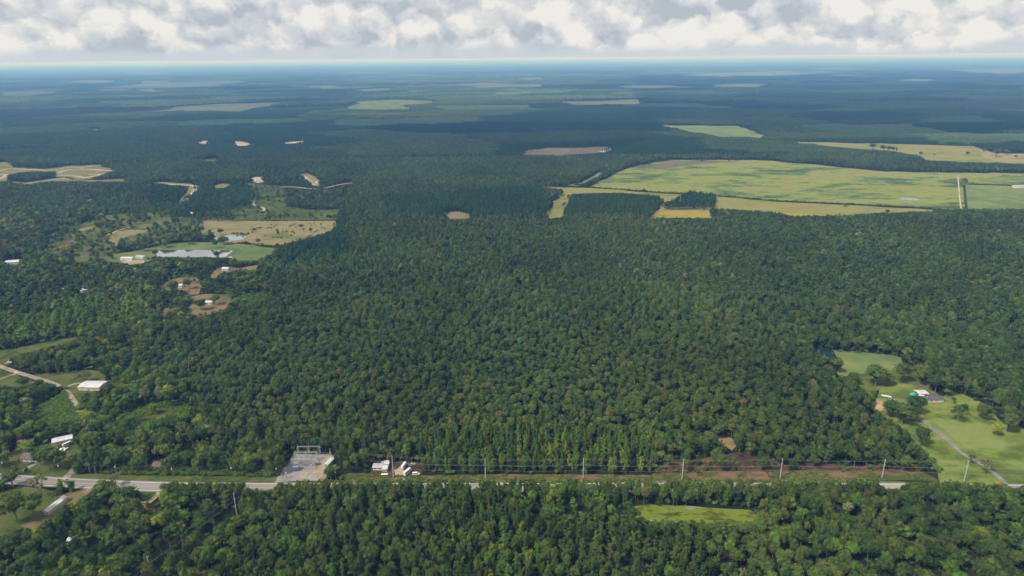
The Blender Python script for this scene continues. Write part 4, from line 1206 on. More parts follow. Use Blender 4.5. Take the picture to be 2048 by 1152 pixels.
# ------------------------------------------------------------------ power poles and wires
def steel_pole(p_base, p_top, label, lean=0.0):
    a = at(*p_base)
    h = height_for(p_base[0], p_base[1], p_top)
    t = thing('transmission_pole', label, 'utility pole', (a.x, a.y, 0.0), 0, 'steel transmission poles')
    MB().tube((0, 0, -.3), (0, 0, h), .36, .2, 10).build('shaft', M['galv'], t)
    arms = []
    for k, (dz, sd) in enumerate(((h - 1.2, 1), (h - 4.0, -1), (h - 5.6, 1))):
        MB().tube((0, .2 * sd, dz), (0, 1.7 * sd, dz + .25), .11, .07).build('arm', M['galv'], t)
        MB().tube((0, 1.6 * sd, dz + .1), (0, 1.6 * sd, dz - .9), .09).build('insulator', M['porcelain'], t)
        arms.append(Vector((a.x, a.y + 1.6 * sd, dz - .9)))
    MB().box(-.5, -.55, h * .42, .5, -.3, h * .42 + .5).build('crossarm', M['galv'], t)
    arms.append(Vector((a.x, a.y - .5, h * .45)))
    arms.append(Vector((a.x, a.y, h)))
    keep_out(a, 3.5)
    return arms

LINE = [((2150, 968), 922, None), ((1927, 966), 921, 'steel pole on the green lawn beside the driveway'), ((1764, 955), 919, 'steel pole at the east end of the dirt strip'),
        ((1560, 957), 917, 'steel pole on the dirt strip by thinned trees'), ((1364, 958), 918, 'steel pole on the dirt strip near the tan pool'),
        ((1166, 958), 916, 'steel pole in the middle of the dirt strip'), ((971, 957), 917, 'steel pole in front of the columnar bright trees'),
        ((787, 956), 911, 'steel pole at the mouth of the pale dirt drive')]
arms = [steel_pole(b, tp, lab or 'steel pole on the lawn east of the driveway mouth') for b, tp, lab in LINE]
sub_pole = steel_pole((661, 911), 897, 'short steel pole at the back corner of substation')
low_poles = [steel_pole((474, 1030), 986, 'steel pole in the cut below the highway'), steel_pole((303, 1156), 1112, 'steel pole rising from the wooded cut farther from highway'), steel_pole((130, 1300), 1262, 'steel pole at the far end of the wooded cut')]

def wire(label, pts, r=0.045, sag=1.2, group='transmission line wires'):
    P = []
    for a, b in zip(pts, pts[1:]):
        L = (b - a).length
        for j in range(10):
            t_ = j / 10
            p = a.lerp(b, t_)
            p.z -= 4 * sag * (L / 80.0) * t_ * (1 - t_)
            P.append(p)
    P.append(pts[-1])
    o = MB().path(P, r, 4).build('power_line_wire', M['wire'], fix=False)
    return tag(o, label, 'wire', group)
wn_lab = ['upper wire strung on the north arms of roadside poles', 'wire strung on the south arms of roadside poles', 'lower wire strung on the north arms of roadside poles', 'low wire strung at mid height on roadside poles', 'thin shield wire along the tips of roadside poles']
for k in range(5):
    chain = [q[k] for q in arms] + [sub_pole[k]]
    if k == 3:
        chain = [q[k] for q in arms]
    wire(wn_lab[k], chain, 0.032 if k < 4 else 0.02)
lw = ['upper wire over the wooded cut below the highway', 'middle wire over the wooded cut below the highway', 'lower wire over the wooded cut below the highway']
for k in range(3):
    g_ = at(600 + 8 * k, 928, 0)
    wire(lw[k], [Vector((g_.x, g_.y, 9.0))] + [q[k] for q in low_poles], 0.022, group='wires over the wooded cut')

def wood_pole(p, top, label):
    a = at(*p)
    h = height_for(p[0], p[1], top)
    t = thing('wooden_pole', label, 'utility pole', (a.x, a.y, 0.0), 0, 'wooden distribution poles')
    MB().tube((0, 0, -.3), (0, 0, h), .2, .13, 8).build('shaft', M['pole_wood'], t)
    MB().box(-.09, -1.2, h - .7, .09, 1.2, h - .5).build('crossarm', M['pole_wood'], t)
    MB().tube((0, -.45, h - 2.4), (0, -.45, h - 1.3), .33, n=10).build('transformer', M['white'], t)
    for y in (-1.1, 1.1):
        MB().tube((0, y, h - .5), (0, y, h - .25), .06).build('insulator', M['white'], t)
    keep_out(a, 3)
    return [Vector((a.x, a.y - 1.1, h - .25)), Vector((a.x, a.y + 1.1, h - .25))]
wp = [wood_pole((x, y), tp, lab) for x, y, tp, lab in (
    (10, 944, 921, 'wooden pole beside the yard of the cream house'), (121, 947, 927, 'wooden pole where the dirt road meets the highway'), (235, 953, 929, 'wooden pole on the verge below tall pines'),
    (347, 955, 933, 'wooden pole on the verge by the small pink house'), (466, 956, 931, 'wooden pole on the verge along the dark grove'), (555, 954, 933, 'wooden pole at the west side of substation entry'),
    (574, 957, 941, 'dark wooden pole inside the substation entry'), (672, 958, 939, 'wooden pole at the east side of the substation'))]
for k, lab in enumerate(('near distribution wire along the wooden poles', 'far distribution wire along the wooden poles')):
    wire(lab, [q[k] for q in wp], 0.016, 0.8, 'distribution wires')

# ------------------------------------------------------------------ substation
def sub_frame():
    o = at(584, 934)
    e = at(629, 934)
    Lx = (e - o).length
    D = 9.0
    t = thing('substation_gantry', 'grey steel gantry with lattice columns on the substation gravel', 'gantry', (o.x, o.y, 0.12), 0)
    def column(x, y, h):
        mb = MB()
        s = .45
        for dx in (-s, s):
            for dy in (-s, s):
                mb.tube((x + dx, y + dy, 0), (x + dx * .6, y + dy * .6, h), .07, n=4)
        z, k = 0.0, 0
        while z < h - 1:
            sg = 1 if k % 2 else -1
            mb.tube((x - s * sg, y - s, z), (x + s * sg, y - s, z + 1.1), .04, n=4)
            mb.tube((x - s, y - s * sg, z), (x - s, y + s * sg, z + 1.1), .04, n=4)
            mb.tube((x + s, y - s * sg, z), (x + s, y + s * sg, z + 1.1), .04, n=4)
            z += 1.1; k += 1
        return mb.build('column', M['lattice'], t)
    xs = [0, Lx * .5, Lx]
    for y, h in ((0, 8.5), (D, 9.5), (D * 1.9, 9.5)):
        for x in xs:
            column(x, y, h)
        mb = MB()
        for dz in (0, .7):
            for dy in (-.3, .3):
                mb.tube((-.5, y + dy, h - .75 + dz), (Lx + .5, y + dy, h - .75 + dz), .08, n=4)
        k = 0
        x = -.4
        while x < Lx:
            mb.tube((x, y - .3, h - .75 + (.7 if k % 2 else 0)), (x + .9, y - .3, h - .75 + (0 if k % 2 else .7)), .045, n=4)
            x += .9; k += 1
        mb.build('beam', M['lattice'], t)
        for i in range(6):
            x = Lx * (i + .6) / 6.2
            MB().tube((x, y - .1, h - 1.9), (x, y - .1, h - .85), .14, n=8).build('insulator', M['porcelain'], t)
    for x in xs:
        for z in (8.4, 5.2):
            MB().tube((x + .3, 0, z), (x + .3, D * 1.9, z + .5), .09, n=4).build('tie_beam', M['lattice'], t)
        MB().tube((x, D * 1.9, 9.5), (x, D * 1.9, 13.5), .07, .03).build('lightning_rod', M['galv'], t)
    for i in range(6):
        x = Lx * (i + .6) / 6.2
        MB().tube((x, 0, 6.0), (x, D * 1.9, 7.3), .05, n=4).build('busbar', M['wire'], t)
        MB().box(x - .25, D * .45 - .2, 4.6, x + .25, D * .45 + .2, 5.3).build('switch', M['galv'], t)
        MB().tube((x, D * .45, 0), (x, D * .45, 4.58), .09, n=6).build('switch_post', M['lattice'], t)
    for z in (4.5, 6.0):
        MB().tube((-.3, D * .45, z), (Lx + .3, D * .45, z), .1, n=4).build('switch_rail', M['lattice'], t)
    return t
sub_frame().scale = (1, 1, .82)

def transformer(label, p, s=1.0, mat='blue_grey'):
    t = thing('transformer', label, 'transformer', (*at(*p).xy, 0.14), R(10))
    MB().box(-1.9, -1.2, .3, 1.9, 1.2, 3.0).build('tank', M[mat], t)
    MB().box(-2.3, -1.6, 0, 2.3, 1.6, .298).build('plinth', M['gravel'], t)
    for i in range(7):
        MB().box(-1.6 + i * .5, -1.95, .6, -1.35 + i * .5, -1.22, 2.6).build('cooling_fin', M[mat], t)
    for i in range(3):
        MB().tube((-1.1 + i * 1.1, 0, 3.0), (-1.1 + i * 1.1, .2, 4.3), .16, .09, 8).build('bushing', M['porcelain'], t)
    MB().tube((-1.5, .9, 3.5), (1.5, .9, 3.5), .38, n=10).build('conservator', M[mat], t)
    t.scale = (s, s, s)
    return t
transformer('blue-grey power transformer on the substation gravel', (593, 940), 1.25)
def breaker(label, p, n=3):
    t = thing('circuit_breaker', label, 'breaker', (*at(*p).xy, 0.14), 0, 'breakers on the gravel')
    MB().box(-1.1, -.4, 0, 1.1, .4, 1.3).build('cabinet', M['lattice'], t)
    for i in range(3):
        MB().tube((-.8 + i * .8, 0, 1.3), (-.8 + i * .8, 0, 2.6), .16, .1, 8).build('bushing', M['porcelain'], t)
for q, lab in (((604, 930), 'pale circuit breaker under the west bay of gantry'), ((610, 934), 'circuit breaker under the middle of the gantry'), ((622, 932), 'circuit breaker under the east bay of gantry'), ((635, 922), 'lone circuit breaker east of the gantry')):
    breaker(lab, q)
def bus_support(label, q, h):
    t = thing('bus_support', label, 'bus support', (*at(*q).xy, 0.14), 0, 'bus supports on the gravel')
    MB().box(-.35, -.35, 0, .35, .35, .2).build('footing', M['gravel'], t)
    MB().tube((0, 0, .2), (0, 0, h), .12, .1, 6).build('post', M['lattice'], t)
    MB().box(-1.2, -.12, h, 1.2, .12, h + .22).build('crossbar', M['lattice'], t)
    for x in (-1, 0, 1):
        MB().tube((x, 0, h + .22), (x, 0, h + 1.2), .13, .09, 8).build('insulator', M['porcelain'], t)
for k in range(9):
    bus_support('steel bus support with dark insulators under the gantry', (589 + 4.6 * k, 927.5 if k % 2 else 923.5), 3.0 if k % 2 else 4.2)
for k in range(3):
    bus_support('short steel bus support in front of the gantry', (600 + 9 * k, 938.5), 2.2)
transformer('smaller grey transformer at the east end of gantry', (634, 929), .8, 'lattice')
gable('control_house', 'white roofed control house on the sandy apron', 'control house', (650, 935), (656, 936), 9.0, 2.9, 0.4, 'tan_roof', 'white_metal', ridge='y', windows=1)

def fence(name, label, pts, h, gap, mat, rails=3, mesh=False):
    a = pts[0]
    t = thing(name, label, 'fence', (a.x, a.y, 0))
    post = MB().box(-.05, -.05, -.2, .05, .05, h).mesh('post', M[mat])
    P = [a]
    for q0, q1 in zip(pts, pts[1:]):
        n = max(1, int((q1 - q0).length / gap))
        for i in range(1, n + 1):
            P.append(q0.lerp(q1, i / n))
    for p in P:
        o = link('post', post, t)
        o.location = (p.x - a.x, p.y - a.y, 0)
    for k in range(rails):
        z = h * (k + 1) / rails - .05
        MB().path([Vector((p.x - a.x, p.y - a.y, z)) for p in pts], .02, 4).build('rail', M[mat], t, fix=False)
fence('chain_fence', 'steel fence posts and rails around the substation pad', [at(x, y) for x, y in ((560, 961), (570, 938), (591, 909), (664, 910), (652, 957))], 2.4, 3.0, 'galv', 4)
fence('pasture_fence', 'dark wire fence following the straight driveway', [at(x, y) for x, y in ((1866, 846), (1905, 880), (1946, 912), (1986, 938), (2040, 968))], 1.3, 4.0, 'pole_wood', 3)
fence('pasture_fence', 'dark wire fence at the lawn corner by the highway woods', [at(x, y) for x, y in ((1862, 918), (1893, 948), (1925, 948))], 1.3, 4.0, 'pole_wood', 3)
fence('paddock_fence', 'wooden fence between the green pasture and tan pasture', [at(x, y) for x, y in ((478, 486), (510, 489), (556, 496))], 1.4, 5.0, 'pole_wood', 3)

# ------------------------------------------------------------------ single trees with trunk and crown
tree_cache = {}
def tree_meshes(form, v, lod=0):
    k = (form, v, lod)
    if k not in tree_cache:
        V, F, TV, TF = proto(form, 60 + v * 7 + len(form), lod)
        tree_cache[k] = (mesh_np('crown', V, F, [M['leaf']]), mesh_np('trunk', TV, TF, [M['bark']]))
    return tree_cache[k]

NAMES = {'round': 'broadleaf_tree', 'tall': 'columnar_tree', 'pine': 'pine_tree', 'open': 'sparse_tree', 'bush': 'shrub'}
def plant(form, v, x, y, h, w, tint, label, group=None, rz=None, cat=None):
    cm, tm = tree_meshes(form, v)
    t = link(NAMES[form], None)
    t.location = (x, y, 0)
    t.rotation_euler = (0, 0, random.uniform(0, 6.28) if rz is None else rz)
    t.scale = (w, w, h)
    tag(t, label, cat or ('shrub' if form == 'bush' else 'tree'), group)
    c = link('crown', cm, t)
    c['tint'] = [float(q) for q in tint]
    link('trunk', tm, t)
    return t

# (x, base row, top row, crown width px, form, tint, label)
SINGLE = [
    (1840, 891, 856, 36, 'round', 'dark', 'dense dark oak on the lawn at the forest edge'),
    (1962, 837, 806, 21, 'round', 'olive', 'olive one of two slim trees standing together on the lawn'),
    (1971, 842, 809, 22, 'round', 'mid', 'greener one of two slim trees standing together on the lawn'),
    (1991, 871, 847, 20, 'round', 'gold', 'yellow-green tree on the lawn edge'),
    (2014, 864, 828, 30, 'round', 'olive', 'grey-olive tree beside the yellow-green lawn tree'),
    (1914, 842, 811, 38, 'open', 'mid', 'open sprawling oak on the lawn below the mobile home'),
    (1927, 822, 808, 14, 'round', 'dark', 'small dark tree behind the open sprawling oak'),
    (1906, 808, 795, 12, 'open', 'dark', 'small thin tree at the corner of the mobile home'),
    (1826, 826, 792, 36, 'round', 'dark', 'large dark oak in front of the carport'),
    (1803, 848, 808, 46, 'round', 'mid', 'broad mid green oak in the cluster by the driveway'),
    (1784, 834, 802, 36, 'round', 'dark', 'oak beside the orange soil in the driveway cluster'),
    (1820, 842, 815, 30, 'round', 'dark', 'dark oak at the top of the straight driveway'),
    (1707, 766, 747, 28, 'round', 'dark', 'round dark tree west of the small meadow'),
    (1750, 772, 733, 42, 'round', 'mid', 'tall broad tree at the foot of the small meadow'),
    (1772, 770, 747, 26, 'round', 'olive', 'olive tree next to the tall broad meadow tree'),
    (1802, 764, 727, 36, 'round', 'mid', 'spreading tree between meadow and lawn'),
    (1838, 768, 730, 34, 'round', 'olive', 'spreading olive tree north of the mobile home'),
    (1893, 790, 744, 34, 'tall', 'mid', 'tall dense tree at the lawn corner by the mobile home'),
    (1870, 784, 752, 34, 'round', 'dark', 'dark tree above the worn dirt edge'),
    (1810, 720, 694, 26, 'open', 'pale', 'pale half-bare tree at the meadow corner'),
    (1670, 745, 715, 22, 'round', 'olive', 'olive tree on the bank of the dark pond'),
    (1970, 947, 916, 28, 'open', 'pale', 'grey feathery tree between driveway and steel pole'),
    (1943, 928, 908, 16, 'open', 'brown', 'small brownish bare tree beside the driveway'),
    (1995, 980, 966, 16, 'round', 'yellow', 'small yellow bush tree at the driveway mouth'),
    (2030, 852, 820, 30, 'round', 'dark', 'dark tree at the lawn corner behind the grey-olive one'),
    # left, south of highway
    (36, 1046, 985, 48, 'round', 'olive', 'large olive tree on the plot west of the white shed'),
    (70, 1040, 990, 38, 'round', 'mid', 'large tree close to the end of the white shed'),
    (27, 974, 944, 34, 'round', 'mid', 'roadside tree overhanging the highway edge'),
    (84, 990, 948, 44, 'open', 'pale', 'pale feathery roadside tree against the highway'),
    (124, 980, 958, 17, 'tall', 'bright', 'first of two small green roadside trees'),
    (143, 983, 958, 19, 'tall', 'mid', 'second of two small green roadside trees'),
    (117, 1006, 978, 20, 'open', 'brown', 'brown thin tree standing on the tan plot'),
    (218, 1006, 966, 48, 'round', 'mid', 'large oak on the south side of highway by the lawn pocket'),
    (258, 1008, 974, 40, 'round', 'dark', 'dark oak next to the small lawn pocket'),
    (233, 972, 944, 22, 'open', 'pale', 'wispy pale tree at the highway shoulder'),
    (52, 907, 886, 30, 'round', 'bright', 'round bright green tree behind the cream house'),
    (100, 940, 893, 42, 'round', 'mid', 'large leafy tree just east of the cream house'),
    (82, 930, 898, 26, 'round', 'dark', 'dark tree touching the cream house'),
    (120, 938, 905, 30, 'round', 'olive', 'olive tree between large leafy tree and dirt road'),
    (154, 936, 905, 32, 'open', 'olive', 'loose grey-green tree beside the dirt road'),
    (4, 932, 905, 34, 'round', 'mid', 'tree at the west end of the cream house yard'),
    (30, 950, 932, 22, 'bush', 'olive', 'olive bush by the foot of the grey drive'),
    (52, 944, 936, 10, 'bush', 'dark', 'small dark bush beside the grey drive'),
    (180, 944, 888, 30, 'pine', 'dark', 'bare-stemmed tall pine on the verge beside the loose grey-green tree'),
    (192, 945, 885, 32, 'pine', 'mid', 'mid green bare-stemmed tall pine between two darker ones'),
    (204, 944, 890, 30, 'pine', 'dark', 'bare-stemmed tall pine on the verge toward the wooden pole'),
    (266, 928, 894, 17, 'tall', 'yellow', 'golden yellow slender tree in roadside woods'),
    (293, 810, 772, 26, 'open', 'pale', 'pale branching tree at the overgrown opening'),
    (290, 753, 736, 16, 'round', 'lime', 'yellow-green tree in woods east of the metal building'),
    (310, 828, 806, 18, 'round', 'bright', 'green bush tree inside the overgrown opening'),
    (335, 812, 780, 30, 'round', 'dark', 'dark tree on the rim of the overgrown opening'),
    (48, 774, 755, 26, 'round', 'dark', 'low dark tree on the lawn between the drives'),
    (85, 770, 759, 9, 'bush', 'dark', 'dark bush where the drive meets the dirt road'),
    (97, 774, 765, 8, 'bush', 'dark', 'smaller dark bush a little down the dirt road'),
    (172, 764, 745, 32, 'open', 'brown', 'leafless brown tree beside the metal building'),
    (60, 790, 775, 26, 'round', 'olive', 'olive tree at the end of the branching drive'),
    (45, 800, 780, 26, 'round', 'mid', 'tree below the branching drive'),
    (117, 748, 716, 14, 'tall', 'mid', 'slim tree at the back of worn grass yard'),
    (136, 748, 724, 12, 'tall', 'bright', 'smaller slim tree at the back of worn grass yard'),
    (98, 752, 730, 14, 'open', 'brown', 'brownish small tree above the dirt road'),
    # ponds
    (248, 499, 483, 17, 'round', 'dark', 'round dark tree on the farm lane bend'),
    (289, 502, 486, 18, 'round', 'dark', 'round dark tree at the west tip of green pasture'),
    (229, 507, 488, 14, 'tall', 'mid', 'upright tree west of the farm lane bend tree'),
    (332, 495, 483, 17, 'round', 'dark', 'low dark tree behind the long pond'),
    (335, 486, 467, 30, 'round', 'olive', 'broad yellow-olive tree between the paddocks'),
    (377, 489, 474, 17, 'round', 'mid', 'round tree on the green pasture rim'),
    (433, 496, 479, 13, 'round', 'dark', 'dark tree between the two ponds'),
    (448, 490, 473, 22, 'round', 'dark', 'wider dark tree at the smaller pond'),
    (422, 483, 458, 18, 'tall', 'dark', 'tall dark tree at the west tip of smaller pond'),
    (442, 470, 457, 12, 'round', 'dark', 'small tree behind the smaller pond'),
    (312, 513, 499, 11, 'round', 'dark', 'small tree at the west end of the long pond'),
    (435, 514, 502, 11, 'round', 'dark', 'small dark tree standing in the long pond'),
    (510, 465, 456, 9, 'round', 'dark', 'small tree on the tan pasture'),
    (517, 488, 477, 10, 'round', 'mid', 'small tree on the paddock fence'),
    (556, 470, 456, 7, 'tall', 'mid', 'thin tree on the tan pasture'),
    (602, 458, 448, 9, 'round', 'mid', 'round tree far out on the tan pasture'),
    (622, 466, 455, 8, 'round', 'mid', 'small tree near the east rim of the tan pasture'),
    (379, 578, 557, 18, 'round', 'mid', 'round tree on the tongue-shaped clearing'),
    (350, 588, 562, 26, 'round', 'dark', 'dark tree at the foot of the tongue-shaped clearing'),
    (403, 620, 597, 22, 'round', 'dark', 'dark tree west of the tin roof shed'),
    (430, 610, 590, 20, 'round', 'mid', 'mid green tree east of the tin roof shed'),
    (475, 615, 595, 18, 'round', 'bright', 'bright tree at the rim of reddish-brown clearing'),
    (134, 514, 490, 22, 'round', 'ochre', 'ochre tree in front of the orange-walled house'),
    (170, 572, 556, 11, 'tall', 'ochre', 'tan slender tree behind the white cottage'),
    (215, 566, 552, 13, 'round', 'lime', 'yellow-green tree deep in the western woods'),
    # upper right
    (1745, 298, 287, 13, 'round', 'dark', 'dark tree on the strip field edge'),
    (1766, 302, 291, 13, 'round', 'dark', 'first dark tree of the row on the strip field'),
    (1777, 303, 292, 10, 'round', 'dark', 'second dark tree of the row on the strip field'),
    (1786, 303, 293, 9, 'round', 'dark', 'third dark tree of the row on the strip field'),
    (1793, 302, 294, 6, 'tall', 'dark', 'last thin tree of the row on the strip field'),
    (1841, 312, 303, 7, 'round', 'dark', 'lone tree at the narrow end of strip field'),
    (1935, 311, 303, 8, 'round', 'mid', 'lone round tree in the middle of strip field'),
    (1868, 310, 307, 4, 'bush', 'dark', 'tiny bush on the strip field'),
    (1967, 305, 297, 8, 'round', 'mid', 'tree where the tan corner begins'),
    (1992, 313, 297, 17, 'round', 'mid', 'big tree on the tan corner of strip field'),
    (2013, 309, 299, 14, 'round', 'olive', 'olive tree on the tan corner of strip field'),
    (2031, 317, 310, 8, 'round', 'mid', 'small round tree on the tan corner'),
    (1404, 324, 320, 5, 'round', 'dark', 'tiny tree on the brown pasture margin'),
    (1458, 323, 319, 5, 'round', 'dark', 'second tiny tree on the pasture margin'),
    (1927, 365, 356, 11, 'round', 'olive', 'grey-green tree at the corner of square mown field'),
    (1933, 365, 360, 6, 'bush', 'olive', 'bush next to the corner tree of mown field'),
    (1774, 429, 419, 9, 'round', 'dark', 'lone dark tree at the foot of hay strip'),
    (1690, 413, 407, 12, 'round', 'dark', 'taller dark clump in the long hedgerow'),
    (1194, 392, 386, 5, 'round', 'dark', 'small dark tree on the hay strip near the pine stand'),
    (1289, 388, 377, 9, 'round', 'dark', 'taller tree in the west part of the hedgerow'),
]
fr = random.Random(3)
ov = 0
for i, (x, yb, yt, wpx, form, tn, lab) in enumerate(SINGLE):
    p = at(x, yb)
    h = max(1.2, height_for(x, yb, yt))
    w = wpx / px_per_m(x, yb)
    k = fr.uniform(0.9, 1.12)
    plant(form, i % 3, p.x, p.y, h, w * 1.05, [c * k for c in T[tn]], lab)
    keep_out(p, w * 0.4)

# ------------------------------------------------------------------ planting the woods
def grid_points(sp, y0, y1, half_tan, jit=0.46, seed=1):
    r = np.random.default_rng(seed)
    ny = int((y1 - y0) / sp)
    out = []
    for j in range(ny):
        y = y0 + j * sp
        wx = y * half_tan + 60
        n = int(2 * wx / sp)
        xs = -wx + (np.arange(n) + (0.5 if j % 2 else 0)) * sp
        out.append(np.stack([xs, np.full(n, y)], 1))
    P = np.concatenate(out)
    return P + r.uniform(-jit, jit, P.shape) * sp

SP = 5.8
P = grid_points(SP, 270, 2150, 0.86)
fg = np.random.default_rng(77)
fr_pts = []
for a, b in zip(HWS, HWS[1:]):
    d = b - a
    nrm = Vector((d.y, -d.x, 0)).normalized()
    for i in range(max(1, int(d.length / 1.3))):
        q_ = a + d * fg.uniform(0, 1) + nrm * fg.uniform(9.6, 16.0)
        fr_pts.append((q_.x, q_.y))
fr_pts = np.array(fr_pts)
n_grid = len(P)
P = np.concatenate([P, fr_pts])
X, Y = P[:, 0], P[:, 1]
px, py = project(X, Y, np.zeros_like(X))
zone = np.zeros(len(X), int)
for zi, z in enumerate(ZONES):
    if z[0] is not None:
        zone[in_poly(px, py, z[0])] = zi
u = rng.random(len(X))
H = .92 * np.array([z[3] for z in ZONES])[zone] * rng.normal(1, .17, len(X)).clip(.6, 1.45) * (0.88 + 0.24 * vnoise(X, Y, 60, 4))
W = np.array([z[4] for z in ZONES])[zone] * rng.normal(.99, .21, len(X)).clip(.6, 1.7)
H[n_grid:] = rng.uniform(9, 14, len(fr_pts)); W[n_grid:] = rng.uniform(4.5, 7.5, len(fr_pts))
# wide-crowned woods stand further apart
target = (W / 6.3) ** 2
target[n_grid:] = .5
keep = rng.random(len(X)) < np.clip(1.0 / np.clip(target, 0.6, 3), 0.52, 1.0)
keep &= vnoise(X, Y, 14, 8) * 0.6 + vnoise(X, Y, 35, 9) * 0.4 > 0.13
for poly, dns in SPARSE:
    keep &= ~(in_poly(px, py, poly) & (u > dns))
keep &= ~((seg_dist(X, Y, CORR) < 5.0) & (Y < at(540, 960).y))
keep &= seg_dist(X, Y, HWL) > 9.5
for kx, ky, kr in KEEP_OUT:
    keep &= (X - kx) ** 2 + (Y - ky) ** 2 > kr * kr
stand = np.zeros(len(X), bool)
for s_ in STANDS:
    here = in_poly(px, py, s_)
    qx, qy = project(X, Y, H * .85)
    keep &= ~here | in_poly(qx, qy, s_)
    stand |= here
# a tree whose crown would stand over open ground is kept lower, or is not there
allowed = np.ones(len(X))
rag = np.clip(np.hypot(X, Y) / 700.0, .5, 3.0) * np.where(np.hypot(X, Y) < 640, .35, 1.0)
rag[n_grid:] = 0.001
RX = X + 9 * rag * (vnoise(X, Y, 22.0, 51) - .5)
RY = Y + 12 * rag * (vnoise(X, Y, 22.0, 52) - .5)
jx, jy = project(RX, RY, np.zeros_like(RX))
for poly in CLEAR:
    bx0, bx1 = min(q[0] for q in poly) - 60, max(q[0] for q in poly) + 60
    by0, by1 = min(q[1] for q in poly) - 20, max(q[1] for q in poly) + 120
    c = np.where(keep & (px > bx0) & (px < bx1) & (py > by0) & (py < by1))[0]
    if not len(c):
        continue
    b = in_poly(jx[c], jy[c], poly)
    keep[c[b & ~stand[c]]] = False
    for fz in (0.95, 0.85, 0.75, 0.65, 0.55, 0.45, 0.35, 0.25):
        qx, qy = project(RX[c], RY[c], H[c] * fz)
        hit = in_poly(qx, qy, poly) & ~stand[c]
        allowed[c[hit]] = np.minimum(allowed[c[hit]], fz - 0.06)
keep &= allowed > 0.38
H = H * np.minimum(1, allowed + 0.05)
W = W * np.clip(allowed + 0.15, 0.6, 1)
idx = np.where(keep)[0]
X, Y, H, W, zone, px, py = X[idx], Y[idx], H[idx], W[idx], zone[idx], px[idx], py[idx]
N = len(X)
form = np.empty(N, object)
tint_i = np.zeros(N, int)
for zi, z in enumerate(ZONES):
    m = np.where(zone == zi)[0]
    if not len(m):
        continue
    form[m] = rng.choice(list(z[2]), len(m), p=np.array(list(z[2].values())) / sum(z[2].values()))
    pal = PAL[z[1]]
    tint_i[m] = rng.choice([TN.index(k) for k in pal], len(m), p=np.array(list(pal.values())) / sum(pal.values()))
tint = TA[tint_i] * (0.86 + 0.28 * rng.random(N))[:, None] * (0.78 + 0.44 * vnoise(X, Y, 90, 21))[:, None]
warm = vnoise(X, Y, 170, 33) - .5
tint = tint * np.stack([1 + .14 * warm, np.ones(N), 1 - .15 * warm], 1)
tall_ = (form == 'tall') | (form == 'pine')
W = np.where(tall_, W * .88, W)
H = np.where(tall_, H * 1.08, H)
H = np.where(form == 'bush', H * .3, H)
pick = np.array([IDX[f][int(k)] for f, k in zip(form, rng.integers(0, 1000, N) % np.array([len(IDX[f]) for f in form]))])
rot = rng.uniform(0, 6.283, N)
dist = np.hypot(X, Y)
tx, ty = project(X, Y, H * .7)

# the 300 trees that show largest stand as trees of their own
infr = (tx > 6) & (tx < 2042) & (ty < 1146) & (ty > 985)
vis = np.where(infr)[0]
order = vis[np.argsort(-(W[vis] * H[vis]) ** .5 / dist[vis] ** 1.6)][:300]
own = np.zeros(N, bool)
own[order] = True
TINT_WORD = {'dark': 'dark green', 'mid': 'mid green', 'olive': 'olive', 'bright': 'bright green', 'lime': 'yellow-green', 'yellow': 'golden yellow', 'gold': 'yellow-green', 'brown': 'brownish', 'pale': 'pale grey-green', 'pine': 'blue-green', 'young': 'light green', 'ochre': 'ochre'}
FORM_WORD = {'round': 'round-crowned broadleaf', 'tall': 'narrow upright', 'pine': 'pointed pine', 'open': 'thin open-crowned', 'bush': 'low bushy'}
pc = at(1390, 1030)
cut_d, hw_d = seg_dist(X, Y, CORR), seg_dist(X, Y, HWL)
def where_of(i):
    def near_(q, r): 
        p = at(*q)
        return math.hypot(X[i] - p.x, Y[i] - p.y) < r
    if abs(X[i] - pc.x) < 62 and abs(Y[i] - pc.y) < 30:
        return 'on the rim of the algae pond'
    if cut_d[i] < 14:
        return 'lining the wooded power line cut'
    if hw_d[i] < 24:
        return 'at the south edge of the highway'
    if near_((101, 1128), 30):
        return 'around the pale water tank'
    if near_((135, 1092), 30):
        return 'around the white shacks'
    if near_((100, 1025), 40):
        return 'by the plot of the long white shed'
    wx_ = np.interp(Y[i], [CORR[3][1], CORR[2][1], CORR[1][1], CORR[0][1]], [CORR[3][0], CORR[2][0], CORR[1][0], CORR[0][0]])
    if X[i] < wx_:
        return 'in woods west of the power line cut'
    if X[i] < at(1262, 1030).x:
        return 'in woods between power line cut and algae pond' if X[i] < at(900, 1030).x else 'in the brighter woods just west of algae pond'
    return 'in woods in front of the algae pond' if X[i] < at(1518, 1030).x else 'in woods east of the algae pond'
for i in order:
    tw, fw = TINT_WORD[TN[tint_i[i]]], FORM_WORD[form[i]]
    sz = 'broad ' if W[i] > 8.8 else ('slight ' if W[i] < 5.6 else '')
    ht = 'tall ' if H[i] > 16.0 else ('low ' if H[i] < 11.0 else '')
    lab = '%s%s%s %s tree %s' % (ht, sz, tw, fw, where_of(i))
    plant(form[i], int(pick[i]) % 3, X[i], Y[i], H[i], W[i], tint[i], lab, lab.replace(' tree ', ' trees '), rot[i])

